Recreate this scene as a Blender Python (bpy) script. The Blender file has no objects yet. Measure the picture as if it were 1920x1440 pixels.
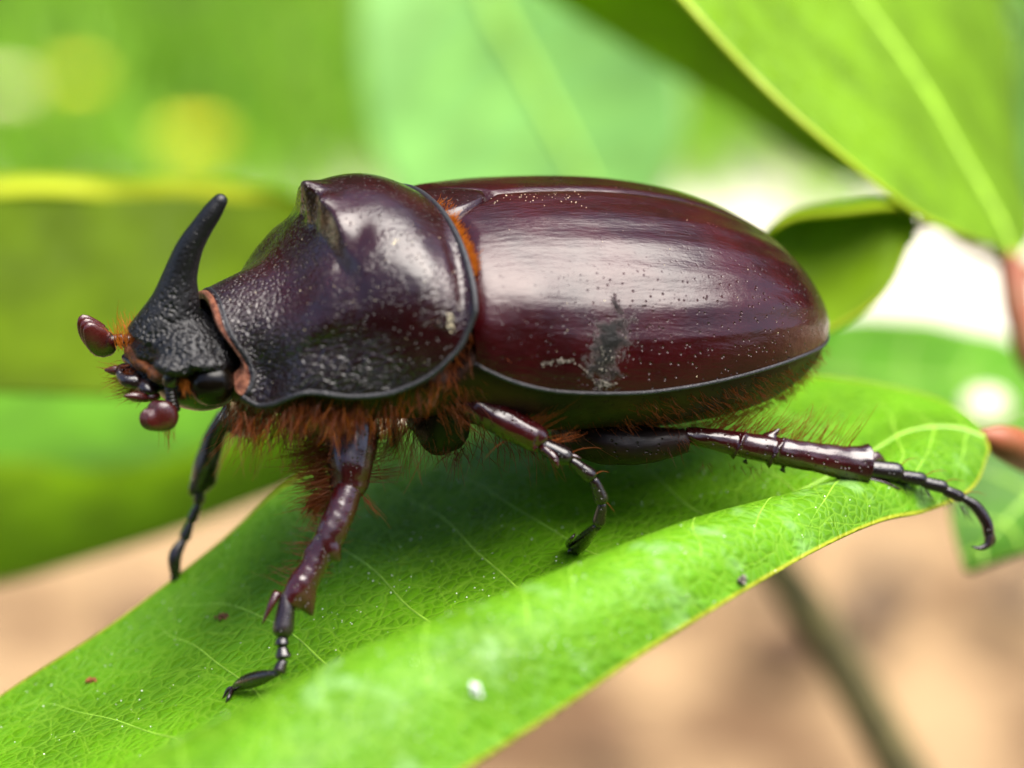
import bpy, bmesh, math, random
import numpy as np
from math import sin, cos, pi, radians
from mathutils import Vector, Matrix
from mathutils.bvhtree import BVHTree

random.seed(7); rng = np.random.default_rng(7)
S = 0.0009                       # metres per working unit "u" (the beetle is about 45 u = 40 mm long)
SC = bpy.context.scene
COL = SC.collection

# ------------------------------------------------------------------ camera
D, PPM, TH = 160.0, 32.0, radians(24)
CR = np.array([1, 0, 0.0]); CU = np.array([0, sin(TH), cos(TH)]); CF = np.array([0, cos(TH), -sin(TH)])
CAM = -D * CF
def P(px, py, d=0.0):
    """photo pixel + depth beyond the beetle's plane (u) -> world point in u"""
    k = (1 + d / D) / PPM
    return CR * (px - 960) * k - CU * (py - 720) * k + CF * d
cam = bpy.data.cameras.new('camera'); camo = bpy.data.objects.new('camera', cam); COL.objects.link(camo)
cam.sensor_width = 36; cam.lens = 36 * D * PPM / 1920
cam.clip_start = 0.005; cam.clip_end = 2000
camo.location = Vector(CAM * S)
camo.rotation_euler = (pi / 2 - TH, 0, 0)
cam.dof.use_dof = True; cam.dof.focus_distance = (D - 5.0) * S; cam.dof.aperture_fstop = 21
SC.camera = camo
SC.render.resolution_x, SC.render.resolution_y = 1024, 768

# ------------------------------------------------------------------ sky, sun, exposure
SUN_EL, SUN_AZ = radians(73), radians(98)       # azimuth from +Y (view direction), towards +X
wd = bpy.data.worlds.new('World'); SC.world = wd; wd.use_nodes = True
nt = wd.node_tree; nt.nodes.clear()
sky = nt.nodes.new('ShaderNodeTexSky'); sky.sky_type = 'NISHITA'; sky.sun_disc = False
sky.sun_elevation = SUN_EL; sky.sun_rotation = SUN_AZ; sky.air_density = 0.8; sky.dust_density = 3.0
bg = nt.nodes.new('ShaderNodeBackground'); bg.inputs['Strength'].default_value = 0.05
wo = nt.nodes.new('ShaderNodeOutputWorld')
nt.links.new(sky.outputs[0], bg.inputs[0]); nt.links.new(bg.outputs[0], wo.inputs[0])
sun = bpy.data.lights.new('sun', 'SUN'); suno = bpy.data.objects.new('sun', sun); COL.objects.link(suno)
sun.energy = 1.5; sun.angle = radians(64); sun.color = (1.0, 0.95, 0.87)
sd = Vector((sin(SUN_AZ) * cos(SUN_EL), cos(SUN_AZ) * cos(SUN_EL), sin(SUN_EL)))
suno.rotation_euler = sd.to_track_quat('Z', 'Y').to_euler(); suno.location = sd * 3
vs = SC.view_settings; vs.view_transform = 'Standard'; vs.look = 'None'; vs.exposure = 2.55; vs.gamma = 1.0
vs.use_curve_mapping = False
SC.cycles.max_bounces = 5; SC.cycles.transparent_max_bounces = 8
SC.cycles.use_denoising = True

# ------------------------------------------------------------------ body frame of the beetle
PSI, PHI = radians(20), radians(11)
bs = np.array([cos(PSI) * cos(PHI), sin(PSI) * cos(PHI), -sin(PHI)])      # tailward
bl = np.array([sin(PSI), -cos(PSI), 0.0])                                 # beetle's left
bu = -np.cross(bl, -bs) if np.cross(bs, bl)[2] > 0 else np.cross(bl, bs)
if bu[2] < 0: bu = -bu
BO = P(1009, 612, 0)
def B(s, y, z): return BO + bs * s + bl * y + bu * z
def toB(w):
    q = np.asarray(w) - BO; return np.stack([q @ bs, q @ bl, q @ bu], -1)
def PB(px, py, d): return toB(P(px, py, d))

# ------------------------------------------------------------------ node helpers
def inp(n, names, v):
    for k in names if isinstance(names, (list, tuple)) else [names]:
        if k in n.inputs: n.inputs[k].default_value = v; return
class M:
    def __init__(s, name):
        s.m = bpy.data.materials.new(name); s.m.use_nodes = True; s.t = s.m.node_tree; s.t.nodes.clear()
        s.out = s.t.nodes.new('ShaderNodeOutputMaterial'); s.p = s.n('ShaderNodeBsdfPrincipled')
        s.l(s.p.outputs[0], s.out.inputs[0])
        tc = s.n('ShaderNodeTexCoord'); s.tc = tc
        s.co = s.vm('SCALE', tc.outputs['Object'], sc=1 / S)
    def n(s, t, **k):
        x = s.t.nodes.new(t)
        for a, b in k.items(): setattr(x, a, b)
        return x
    def l(s, a, b): s.t.links.new(a, b)
    def set(s, sock, v):
        if hasattr(v, 'is_linked') or isinstance(v, bpy.types.NodeSocket): s.l(v, sock)
        else:
            if isinstance(v, (tuple, list)) and len(v) == 3 and sock.type == 'RGBA': v = (*v, 1)
            sock.default_value = v
    def vm(s, op, a, b=None, sc=None):
        x = s.n('ShaderNodeVectorMath', operation=op); s.set(x.inputs[0], a)
        if b is not None: s.set(x.inputs[1], b)
        if sc is not None: x.inputs['Scale'].default_value = sc
        return x.outputs['Value'] if op in ('LENGTH', 'DISTANCE', 'DOT_PRODUCT') else x.outputs[0]
    def ma(s, op, a, b=0.0, c=None, clamp=False):
        x = s.n('ShaderNodeMath', operation=op); x.use_clamp = clamp; s.set(x.inputs[0], a); s.set(x.inputs[1], b)
        if c is not None: s.set(x.inputs[2], c)
        return x.outputs[0]
    def mr(s, v, a, b, c=0.0, d=1.0, smooth=True):
        x = s.n('ShaderNodeMapRange'); x.interpolation_type = 'SMOOTHSTEP' if smooth else 'LINEAR'
        s.set(x.inputs['Value'], v)
        for k, q in zip(('From Min', 'From Max', 'To Min', 'To Max'), (a, b, c, d)): x.inputs[k].default_value = q
        return x.outputs[0]
    def noise(s, scale, detail=3, rough=.55, co=None, dist=0.0):
        x = s.n('ShaderNodeTexNoise'); s.l(co or s.co, x.inputs['Vector']); x.inputs['Scale'].default_value = scale
        x.inputs['Detail'].default_value = detail; x.inputs['Roughness'].default_value = rough
        x.inputs['Distortion'].default_value = dist; return x.outputs[0]
    def vor(s, scale, feat='F1', co=None, out='Distance', rand=1.0):
        x = s.n('ShaderNodeTexVoronoi', feature=feat); s.l(co or s.co, x.inputs['Vector'])
        x.inputs['Scale'].default_value = scale; x.inputs['Randomness'].default_value = rand; return x.outputs[out]
    def mix(s, f, a, b, mode='MIX'):
        x = s.n('ShaderNodeMix', data_type='RGBA', blend_type=mode)
        s.set(x.inputs[0], f); s.set(x.inputs[6], a); s.set(x.inputs[7], b); return x.outputs[2]
    def bump(s, h, strength, dist, nrm=None):
        x = s.n('ShaderNodeBump'); s.set(x.inputs['Height'], h); s.set(x.inputs['Strength'], strength)
        x.inputs['Distance'].default_value = dist * S
        if nrm is not None: s.l(nrm, x.inputs['Normal'])
        return x.outputs[0]
    def sep(s, v):
        x = s.n('ShaderNodeSeparateXYZ'); s.l(v, x.inputs[0]); return x.outputs
    def attr(s, name, out='Fac'):
        x = s.n('ShaderNodeAttribute'); x.attribute_name = name; return x.outputs[out]
    def pr(s, **k):
        mp = dict(col='Base Color', rough='Roughness', ior='IOR', coat='Coat Weight', crough='Coat Roughness', nrm='Normal',
                  sss='Subsurface Weight', spec='Specular IOR Level', sheen='Sheen Weight', cnrm='Coat Normal', metal='Metallic')
        for a, v in k.items(): s.set(s.p.inputs[mp[a]], v)
        return s

# ------------------------------------------------------------------ mesh helpers (all in u)
def cat(spans, n):
    """Catmull-Rom resample of control points to n points"""
    p = np.asarray(spans, float); m = len(p)
    if m == 2: return p[0] + (p[1] - p[0]) * np.linspace(0, 1, n)[:, None]
    q = np.vstack([2 * p[0] - p[1], p, 2 * p[-1] - p[-2]])
    out = []
    for t in np.linspace(0, m - 1 - 1e-9, n):
        i = int(t); f = t - i; a, b, c, d = q[i:i + 4]
        out.append(.5 * (2 * b + (c - a) * f + (2 * a - 5 * b + 4 * c - d) * f * f + (3 * b - a - 3 * c + d) * f ** 3))
    return np.array(out)
def tube(pts, rad, n=10, seg=None, flat=None, fl=1.0, cap=True):
    """swept tube; flat = direction along which the section is scaled by fl"""
    pts = np.asarray(pts, float); rad = np.asarray(rad, float).reshape(len(pts), -1)
    if seg: pts = cat(pts, seg); rad = np.maximum(cat(rad, seg), 1e-3)
    tg = np.gradient(pts, axis=0); tg /= np.linalg.norm(tg, axis=1)[:, None] + 1e-12
    ref = np.array(flat if flat is not None else (0.3, 0.2, 1.0), float)
    V = []; a = np.linspace(0, 2 * pi, n, endpoint=False)
    for i in range(len(pts)):
        u = ref - tg[i] * (ref @ tg[i])
        if np.linalg.norm(u) < 1e-4: u = np.array([1, 0, 0.]) - tg[i] * tg[i][0]
        u /= np.linalg.norm(u); v = np.cross(tg[i], u)
        V.append(pts[i] + rad[i, 0] * (np.outer(cos_(a), v) + fl * np.outer(sin_(a), u)))
        if flat is None: ref = u
    V = np.vstack(V); Fc = []
    for i in range(len(pts) - 1):
        for j in range(n):
            k = (j + 1) % n; Fc.append((i * n + j, i * n + k, (i + 1) * n + k, (i + 1) * n + j))
    if cap:
        Fc.append(tuple(range(n - 1, -1, -1))); m = (len(pts) - 1) * n; Fc.append(tuple(range(m, m + n)))
    return V, Fc
cos_, sin_ = np.cos, np.sin
def ellip(c, r, ax=None, n=20):
    V = []; Fc = []
    for i in range(1, n):
        a = pi * i / n
        for j in range(2 * n): b = pi * j / n; V.append((sin(a) * cos(b), sin(a) * sin(b), cos(a)))
    V.append((0, 0, 1)); V.append((0, 0, -1)); m = 2 * n
    for i in range(n - 2):
        for j in range(m): k = (j + 1) % m; Fc.append((i * m + j, (i + 1) * m + j, (i + 1) * m + k, i * m + k))
    t = len(V) - 2
    for j in range(m): k = (j + 1) % m; Fc.append((t, j, k)); Fc.append((t + 1, (n - 2) * m + k, (n - 2) * m + j))
    V = np.array(V) * np.asarray(r)
    if ax is not None: V = V @ np.asarray(ax)
    return V + np.asarray(c), Fc
def grid(A):
    n, m = A.shape[:2]; V = A.reshape(-1, 3)
    Fc = [(i * m + j, (i + 1) * m + j, (i + 1) * m + j + 1, i * m + j + 1) for i in range(n - 1) for j in range(m - 1)]
    return V, Fc
def join(parts):
    V = []; Fc = []; o = 0
    for v, f in parts:
        V.append(np.asarray(v)); Fc += [tuple(i + o for i in q) for q in f]; o += len(v)
    return np.vstack(V), Fc
def knobbly(vf, amp=.05, f=3.1):
    V = np.array(vf[0]); a = np.sin(V * f + np.roll(V, 1, 1) * f * .7); b = np.sin(V * f * 2.3 + 1.7 + np.roll(V, 2, 1) * f * 1.3)
    return V + amp * (a + .6 * b), vf[1]
def fuse(parts, voxel=.12, smooth=4, fac=.5):
    """union of overlapping solids as one continuous surface"""
    v, f = join(parts)
    me = bpy.data.meshes.new('tmp'); me.from_pydata(v.tolist(), [], f)
    ob = bpy.data.objects.new('tmp', me); COL.objects.link(ob)
    md = ob.modifiers.new('r', 'REMESH'); md.mode = 'VOXEL'; md.voxel_size = voxel
    if smooth:
        sm = ob.modifiers.new('s', 'SMOOTH'); sm.iterations = smooth; sm.factor = fac
    dg = bpy.context.evaluated_depsgraph_get(); e = ob.evaluated_get(dg); m2 = e.to_mesh()
    V = np.empty(len(m2.vertices) * 3); m2.vertices.foreach_get('co', V); V = V.reshape(-1, 3)
    Fc = [tuple(p.vertices) for p in m2.polygons]
    e.to_mesh_clear(); bpy.data.objects.remove(ob); bpy.data.meshes.remove(me)
    return V, Fc
ORG = {}
def mk(name, vf, mat, parent=None, smooth=True, body=False, attrs=None, kind=None, label=None, uv=None, recalc=True, mesh=None):
    """one mesh object. body=True: vertices are beetle body coordinates (s, left, up)"""
    if mesh is None:
        V = np.array(vf[0], float)
        if body: V = V * (1, -1, 1)
        elif parent is not None: V = V - ORG[parent.name]
        me = bpy.data.meshes.new(name); me.from_pydata((V * S).tolist(), [], vf[1])
        if recalc:
            bm = bmesh.new(); bm.from_mesh(me); bmesh.ops.recalc_face_normals(bm, faces=bm.faces); bm.to_mesh(me); bm.free()
        if smooth: me.polygons.foreach_set('use_smooth', [True] * len(me.polygons))
        for k, a in (attrs or {}).items():
            at = me.attributes.new(k, 'FLOAT', 'POINT'); at.data.foreach_set('value', np.asarray(a, np.float32))
        for q in (mat if isinstance(mat, list) else [mat]): me.materials.append(q)
    else: me = mesh
    o = bpy.data.objects.new(name, me); COL.objects.link(o)
    if parent is not None:
        o.parent = parent; ORG[o.name] = ORG[parent.name]
    else: ORG[o.name] = np.zeros(3)
    if kind: o['kind'] = kind
    if label: o['label'] = label
    return o
def thing(name, label, cat_, loc_u=(0, 0, 0), group=None, rot=None):
    o = bpy.data.objects.new(name, None); COL.objects.link(o); o.empty_display_size = .005
    o.location = Vector(np.asarray(loc_u) * S); ORG[o.name] = np.asarray(loc_u, float)
    o['label'] = label; o['category'] = cat_
    if group: o['group'] = group
    return o
def tag(o, label, cat_, group=None):
    o['label'] = label; o['category'] = cat_
    if group: o['group'] = group
    return o
def bvh(vf): return BVHTree.FromPolygons([tuple(v) for v in np.asarray(vf[0])], [tuple(f) for f in vf[1]])
def hit(tree, px, py):
    r = P(px, py, 0) - CAM; r /= np.linalg.norm(r)
    h = tree.ray_cast(Vector(CAM), Vector(r))
    return (None, None) if h[0] is None else (np.array(h[0]), np.array(h[1]))
def grains(pts, rmin, rmax):
    """small irregular crumbs at points"""
    base = np.array([(1, 0, 0), (-1, 0, 0), (0, 1, 0), (0, -1, 0), (0, 0, 1), (0, 0, -1)], float)
    fc = [(0, 2, 4), (2, 1, 4), (1, 3, 4), (3, 0, 4), (2, 0, 5), (1, 2, 5), (3, 1, 5), (0, 3, 5)]
    ps = []
    for p in pts:
        r = rng.uniform(rmin, rmax) * rng.uniform(.5, 1.0, (6, 1)); q = Matrix.Rotation(rng.uniform(0, 6), 3, Vector(rng.normal(size=3)).normalized())
        ps.append(((base * r) @ np.array(q) + p, fc))
    return join(ps)
def hairs(specs, n=3, seg=5):
    """specs: (root, tip, bend vector, radius) -> tapered bristles"""
    V = []; Fc = []; t = np.linspace(0, 1, seg); o = 0
    a = np.linspace(0, 2 * pi, n, endpoint=False)
    for r, e, b, w in specs:
        r = np.asarray(r); e = np.asarray(e); d = e - r; ln = np.linalg.norm(d) + 1e-9
        u = np.cross(d, (.31, .77, .52)); u /= np.linalg.norm(u) + 1e-9; v = np.cross(d / ln, u)
        for k in range(seg):
            c = r + d * t[k] + np.asarray(b) * (4 * t[k] * (1 - t[k])); ww = w * (1 - .8 * t[k])
            for q in a: V.append(c + ww * (cos(q) * u + sin(q) * v))
        for k in range(seg - 1):
            for j in range(n):
                i = (j + 1) % n; Fc.append((o + k * n + j, o + k * n + i, o + (k + 1) * n + i, o + (k + 1) * n + j))
        o += seg * n
    return np.array(V), Fc
def sm(x, a, b):
    t = np.clip((np.asarray(x, float) - a) / (b - a), 0, 1); return t * t * (3 - 2 * t)
def ip(x, tab):
    """smooth 1-D interpolation through a table of (x, value)"""
    t = np.array(tab, float); xs, ys = t[:, 0], t[:, 1]; x = np.clip(x, xs[0], xs[-1])
    m = np.gradient(ys, xs); i = np.clip(np.searchsorted(xs, x) - 1, 0, len(xs) - 2)
    h = xs[i + 1] - xs[i]; f = (x - xs[i]) / h
    return (2 * f ** 3 - 3 * f ** 2 + 1) * ys[i] + (f ** 3 - 2 * f ** 2 + f) * h * m[i] + (-2 * f ** 3 + 3 * f ** 2) * ys[i + 1] + (f ** 3 - f ** 2) * h * m[i + 1]

# ================================================================== GROUND AND LAWN
GZ = -0.50                                             # ground level, metres
gm = M('soil'); 
wp = gm.vm('SCALE', gm.tc.outputs['Object'], sc=1.0); gx, gy, gz = gm.sep(wp)
n1 = gm.noise(13, 4, .55, wp); n2 = gm.noise(55, 4, .6, wp); n3 = gm.noise(2.3, 3, .5, wp)
c = gm.mix(gm.mr(n1, .42, .58), (.12, .068, .034), (.36, .24, .125)); c = gm.mix(gm.mr(n2, .5, .75, 0, .7), c, (.16, .095, .05))
c = gm.mix(gm.mr(n3, .52, .62, 0, .8), c, (.40, .29, .16))
band = gm.mr(gm.ma('MULTIPLY_ADD', n1, .16, gy), 1.10, 1.24); c = gm.mix(gm.ma('MULTIPLY', band, .9), c, (.66, .62, .52))   # pale sand along the lawn, sunlit brightness put into its colour
c = gm.mix(gm.mr(gm.ma('MULTIPLY_ADD', n1, .1, gy), 1.44, 1.54), c, (.055, .075, .018)); c = gm.mix(gm.mr(gm.ma('MULTIPLY_ADD', n1, .3, gy), .55, .30), c, (.05, .07, .02))   # lawn past the sandy strip; unseen near ground coloured dark to dim reflections
gm.pr(col=c, rough=.95, spec=.2, nrm=gm.bump(gm.noise(160, 4, .6, wp), .7, 8))
xs = np.concatenate([[-300, -60, -15], np.linspace(-4, 4, 65), [15, 60, 300]]); ys = np.concatenate([[-300, -60, -10], np.linspace(-2, 7, 73), [20, 70, 300]])
G = np.zeros((len(xs), len(ys), 3)); G[..., 0] = xs[:, None]; G[..., 1] = ys[None, :]
G[..., 2] = GZ + .012 * np.sin(G[..., 0] * 3.1 + 1) * np.cos(G[..., 1] * 2.7) * (abs(G[..., 0]) < 4.1) + rng.normal(0, .002, G.shape[:2])
v, f = grid(G / S); o = mk('ground', (v, f), gm.m, recalc=False); o['kind'] = 'structure'
o.data.flip_normals() if o.data.polygons[0].normal.z < 0 else None

# ================================================================== SHRUB LEAVES
def leaf_mat(name, top, back, vein, rough=.33, trans=.35, dirt=.3, edge=(.45, .42, .03), pale=None, fine=1.0, ew=.5, spec=.5):
    mats = []
    for side, colr in ((0, top), (1, back)):
        q = M(name + ('_underside' if side else '')); uvx = q.attr('across'); lng = q.attr('along')
        cx = q.n('ShaderNodeCombineXYZ'); q.l(uvx, cx.inputs[0]); q.l(lng, cx.inputs[1]); co = cx.outputs[0]
        wob = q.vm('ADD', co, q.vm('SCALE', q.vm('SUBTRACT', q.n_col(co), (.5, .5, .5)), sc=.5))
        e1 = q.vor(.36, 'DISTANCE_TO_EDGE', wob); e2 = q.vor(1.35, 'DISTANCE_TO_EDGE', wob)
        v1 = q.mr(e1, .0, .035, 1, 0); v2 = q.mr(e2, .0, .09, .8, 0)
        vv = q.ma('MAXIMUM', v1, v2)
        big = q.noise(.12, 3, .5, co); c = q.mix(q.mr(big, .35, .65), tuple(x * .82 for x in colr), tuple(min(1, x * 1.2) for x in colr))
        c = q.mix(q.ma('MULTIPLY', vv, .5 * fine), c, vein)
        if pale is not None:
            c = q.mix(q.ma('MULTIPLY', q.ma('MULTIPLY', q.mr(q.noise(.26, 3, .55, co), .54, .68), q.mr(uvx, 1.0, 6.0)), .7), c, pale)
        d = q.attr('edge'); c = q.mix(q.mr(d, ew * .4, ew, .9, 0), c, edge)
        sp = q.noise(.5, 4, .6, co); c = q.mix(q.mr(sp, .70, .76, 0, dirt), c, (.16, .07, .015))
        h = q.ma('MULTIPLY_ADD', q.ma('SUBTRACT', q.mr(e2, 0, .4, 0, 1.0), q.ma('MULTIPLY', v1, .3)), 1.0, q.ma('MULTIPLY', q.noise(2.2, 3, .6, co), .2))
        nb = q.bump(h, .5 * fine, .14)
        q.pr(col=c, rough=q.mr(q.noise(.7, 3, .6, co), .3, .7, rough - .06, rough + .14), spec=spec, nrm=nb)
        tr = q.n('ShaderNodeBsdfTranslucent'); hv = q.mix(.5, c, (.30, .48, .02)); q.l(hv, tr.inputs[0])
        mx = q.n('ShaderNodeMixShader'); mx.inputs[0].default_value = trans
        q.l(q.p.outputs[0], mx.inputs[1]); q.l(tr.outputs[0], mx.inputs[2]); q.l(mx.outputs[0], q.out.inputs[0])
        mats.append(q.m)
    return mats
def n_col(self, co):
    x = self.n('ShaderNodeTexNoise'); self.l(co, x.inputs['Vector']); x.inputs['Scale'].default_value = .6; return x.outputs['Color']
M.n_col = n_col
def solid(name, col, rough=.5, var=.25, sc=.8, spec=.5, bump=0.0, col2=None):
    q = M(name); nn = q.noise(sc, 4, .6)
    c = q.mix(q.mr(nn, .3, .7), tuple(x * (1 - var) for x in col), tuple(x * (1 + var) for x in col) if col2 is None else col2)
    q.pr(col=c, rough=rough, spec=spec)
    if bump: q.pr(nrm=q.bump(q.noise(sc * 4, 4, .6), bump, .3))
    return q.m
def leaf_surf(rails, nt=90, nc=56, wave=0.0):
    """rails: list over stations of list of (px,py,d) across the blade"""
    R = np.array([[P(*q) for q in st] for st in rails])             # stations x across x 3
    R2 = np.stack([cat(R[:, j], nt) for j in range(R.shape[1])], 1)
    A = np.stack([cat(R2[i], nc) for i in range(nt)], 0)
    return A
def leaf_obj(parent, A, mats, label=None, thick=.32, veins=9, vr=.22, vmat=None, midj=None, vtaper=.6, name='leaf', mr=.55, side_r=None, rim_top=False):
    nt, nc = A.shape[:2]; midj = nc // 2 if midj is None else midj
    dl = np.zeros((nt, nc)); dl[1:] = np.cumsum(np.linalg.norm(np.diff(A, axis=0), axis=2), 0); dl = np.repeat(dl[:, midj:midj + 1], nc, 1)
    da = np.zeros((nt, nc)); da[:, 1:] = np.cumsum(np.linalg.norm(np.diff(A, axis=1), axis=2), 1)
    tot = da[:, -1:]; ed = np.minimum(da, tot - da); da2 = da - da[:, midj:midj + 1]
    if rim_top: ed = da
    lend = dl[-1, 0]; ed = np.minimum(ed, np.minimum(dl, lend - dl))
    v, f = grid(A)
    o = mk(name, (v, f), mats, parent, attrs=dict(across=da2.ravel(), along=dl.ravel(), edge=ed.ravel()), recalc=False, label=label)
    so = o.modifiers.new('thickness', 'SOLIDIFY'); so.thickness = thick * S; so.offset = -1; so.material_offset = 1; so.use_even_offset = False
    # raised midrib and side veins
    nrm = np.cross(np.gradient(A, axis=0), np.gradient(A, axis=1)); nrm /= np.linalg.norm(nrm, axis=2)[..., None] + 1e-9
    if vmat:
        k = np.linspace(0, nt - 1, 60).astype(int)
        rr = np.linspace(mr, mr * .35, 60)
        mk('midrib', tube(A[k, midj] - nrm[k, midj] * thick * .5, rr, 8), vmat, o)
        for i in range(veins):
            t0 = (i + .6) / (veins + .3)
            for sgn in (-1, 1):
                pts = []
                ns = 26
                for q in range(ns):
                    w = q / (ns - 1); tt = t0 + (.085 + .03 * sin(i * 2.3)) * w ** 1.25 + .0022 * sin(w * 7 + i) + .001 * sin(w * 19 + 2 * i)
                    ii = tt * (nt - 1)
                    if ii > nt - 1.01: break
                    jj = midj + sgn * w * .9 * (nc - 1 - midj if sgn > 0 else midj)
                    i0 = int(ii); j0 = int(min(jj, nc - 2)); fi = ii - i0; fj = jj - j0
                    p = (A[i0, j0] * (1 - fi) + A[i0 + 1, j0] * fi) * (1 - fj) + (A[i0, j0 + 1] * (1 - fi) + A[i0 + 1, j0 + 1] * fi) * fj
                    pts.append(p - nrm[i0, j0] * (vr * .35))
                if len(pts) > 5:
                    mk('side_vein', tube(pts, np.linspace(vr, vr * vtaper * .5, len(pts)), 6), vmat, o)
    return o, (v, f), nrm

SHB = np.array([470.0, 160.0, (GZ / S) - 2])
shrub = thing('shrub', 'broad-leaved evergreen shrub with glossy green leaves and reddish leaf stalks over sandy soil', 'shrub', SHB)
lm_main = leaf_mat('leaf_blade', (.088, .240, .004), (.12, .21, .012), (.20, .39, .025), rough=.38, trans=.14, spec=.2, dirt=.0, pale=(.20, .38, .11), edge=(.34, .36, .02), ew=.35)
lm_back = leaf_mat('leaf_blade_olive', (.12, .20, .001), (.105, .172, .001), (.13, .2, .003), rough=.6, trans=.5, fine=.25, dirt=.7, edge=(.80, .86, .05), ew=1.9, spec=.15)  # bright edge colour stands in for light catching the rolled rim
lm_und = leaf_mat('leaf_blade_edgewise', (.22, .40, .003), (.21, .38, .003), (.2, .36, .006), rough=.6, trans=.5, fine=.2, dirt=.2, edge=(.3, .42, .02), ew=.6, spec=.1)
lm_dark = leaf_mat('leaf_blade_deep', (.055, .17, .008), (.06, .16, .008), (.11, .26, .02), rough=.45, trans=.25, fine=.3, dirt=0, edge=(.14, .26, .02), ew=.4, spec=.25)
lm_small = leaf_mat('leaf_blade_small', (.20, .36, .003), (.17, .29, .002), (.22, .36, .006), rough=.6, trans=.55, fine=.25, dirt=.4, edge=(.45, .50, .02), ew=.45, spec=.2)
lm_mid = leaf_mat('leaf_blade_fresh', (.11, .34, .012), (.11, .30, .01), (.2, .42, .03), rough=.6, trans=.35, fine=.2, dirt=.0, edge=(.2, .4, .03), ew=.4, spec=.2)
lm_pale = leaf_mat('leaf_blade_pale', (.21, .47, .10), (.2, .4, .07), (.34, .58, .12), rough=.36, trans=.3, fine=.3, dirt=0, edge=(.18, .3, .03))
vein_m = solid('vein', (.22, .42, .03), .45); vein_y = solid('vein_yellow', (.33, .58, .03), .7)
stalk_m = solid('leaf_stalk', (.26, .11, .035), .5, .2, .3, col2=(.30, .075, .03)); bark = solid('branch_bark', (.13, .105, .032), .7, .4, .3, bump=.4)

# leaf under the beetle: (far edge, far middle, midrib, near shoulder, near middle, near edge)
main_rails = [
    [(1850, 812, 9.5), (1851, 815, 9.3), (1852, 820, 9), (1853, 826, 8.8), (1855, 834, 8.5), (1857, 842, 8.3)],
    [(1800, 768, 14), (1795, 780, 11.5), (1786, 800, 9), (1800, 825, 7.5), (1815, 865, 6), (1825, 915, 5)],
    [(1730, 738, 17.5), (1715, 770, 13), (1700, 808, 8), (1725, 835, 5.0), (1738, 888, 3.0), (1745, 958, 2)],
    [(1600, 712, 19), (1605, 765, 13), (1612, 858, 5.5), (1630, 880, 1.5), (1650, 915, -.5), (1655, 977, -2)],
    [(1400, 695, 18.5), (1430, 790, 11), (1475, 930, 2.5), (1490, 922, -3.5), (1535, 955, -5.5), (1545, 1025, -7)],
    [(1150, 698, 16.5), (1200, 830, 9), (1285, 1000, -1.5), (1300, 972, -9), (1365, 1015, -11.5), (1400, 1108, -12)],
    [(890, 745, 14), (960, 890, 6), (1065, 1080, -5), (1085, 1054, -14), (1160, 1105, -17), (1220, 1218, -17)],
    [(720, 812, 12), (795, 970, 4), (900, 1150, -8), (925, 1118, -17.5), (1010, 1175, -20.5), (1080, 1314, -20.5)],
    [(540, 904, 10), (585, 1045, 2.5), (672, 1250, -10), (695, 1208, -20), (795, 1275, -23.5), (890, 1436, -24)],
    [(400, 1024, 8), (420, 1150, 1.5), (510, 1330, -12), (535, 1285, -22), (640, 1355, -26), (730, 1530, -27)],
    [(210, 1168, 5), (240, 1285, -1), (345, 1410, -13.5), (375, 1366, -23.5), (480, 1440, -28), (560, 1620, -30)],
    [(0, 1304, 2.5), (40, 1400, -4), (140, 1510, -16), (170, 1475, -25), (280, 1550, -29), (360, 1720, -32)],
    [(-260, 1500, -3), (-230, 1560, -8), (-160, 1640, -18), (-130, 1630, -24), (-60, 1690, -27), (0, 1780, -29)],
    [(-480, 1720, -14), (-478, 1724, -14.5), (-475, 1730, -15), (-474, 1732, -15.5), (-470, 1738, -16), (-466, 1744, -16.5)],
]
A_main = leaf_surf(main_rails, 200, 110)
# gentle undulation and shallow quilting of the blade between veins
main_leaf, main_vf, main_n = leaf_obj(shrub, A_main, lm_main, 'glossy green leaf under the beetle with a folded-down margin', veins=15, vr=.085, vmat=vein_m, midj=44, mr=.3)
LEAF = bvh(main_vf)
def on_leaf(px, py, up=.1):
    h, n = hit(LEAF, px, py)
    if h is None: return P(px, py, 0)
    if n @ (CAM - h) < 0: n = -n
    return h + n * up

# other leaves of the shrub
def simple_leaf(midline, half, roll, mats, label, veins=8, vmat=None, nt=70, nc=36, bow=.15, midr=.7, vr=.3):
    """midline: [(px,py,d)], half: half widths (u) along it, roll: angle (rad) of the blade about the midline from camera-facing, bow: fold"""
    m = cat([P(*q) for q in midline], nt); hw = np.interp(np.linspace(0, 1, nt), np.linspace(0, 1, len(half)), half)
    hw = np.maximum(hw, .05); tg = np.gradient(m, axis=0); tg /= np.linalg.norm(tg, axis=1)[:, None]
    A = np.zeros((nt, nc, 3)); ra = np.interp(np.linspace(0, 1, nt), np.linspace(0, 1, len(roll)), roll)
    for i in range(nt):
        a = np.cross(tg[i], CF); a /= np.linalg.norm(a); b = np.cross(tg[i], a); b /= np.linalg.norm(b)
        if b @ CF > 0: b = -b                     # towards the camera
        ax = a * cos(ra[i]) + b * sin(ra[i]); nn = np.cross(tg[i], ax); 
        for j in range(nc):
            c = -1 + 2 * j / (nc - 1); A[i, j] = m[i] + hw[i] * (ax * c + nn * bow * (abs(c) ** 1.6))
    return leaf_obj(shrub, A, mats, label, veins=veins, vmat=vmat, mr=midr, vr=vr)

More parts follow.
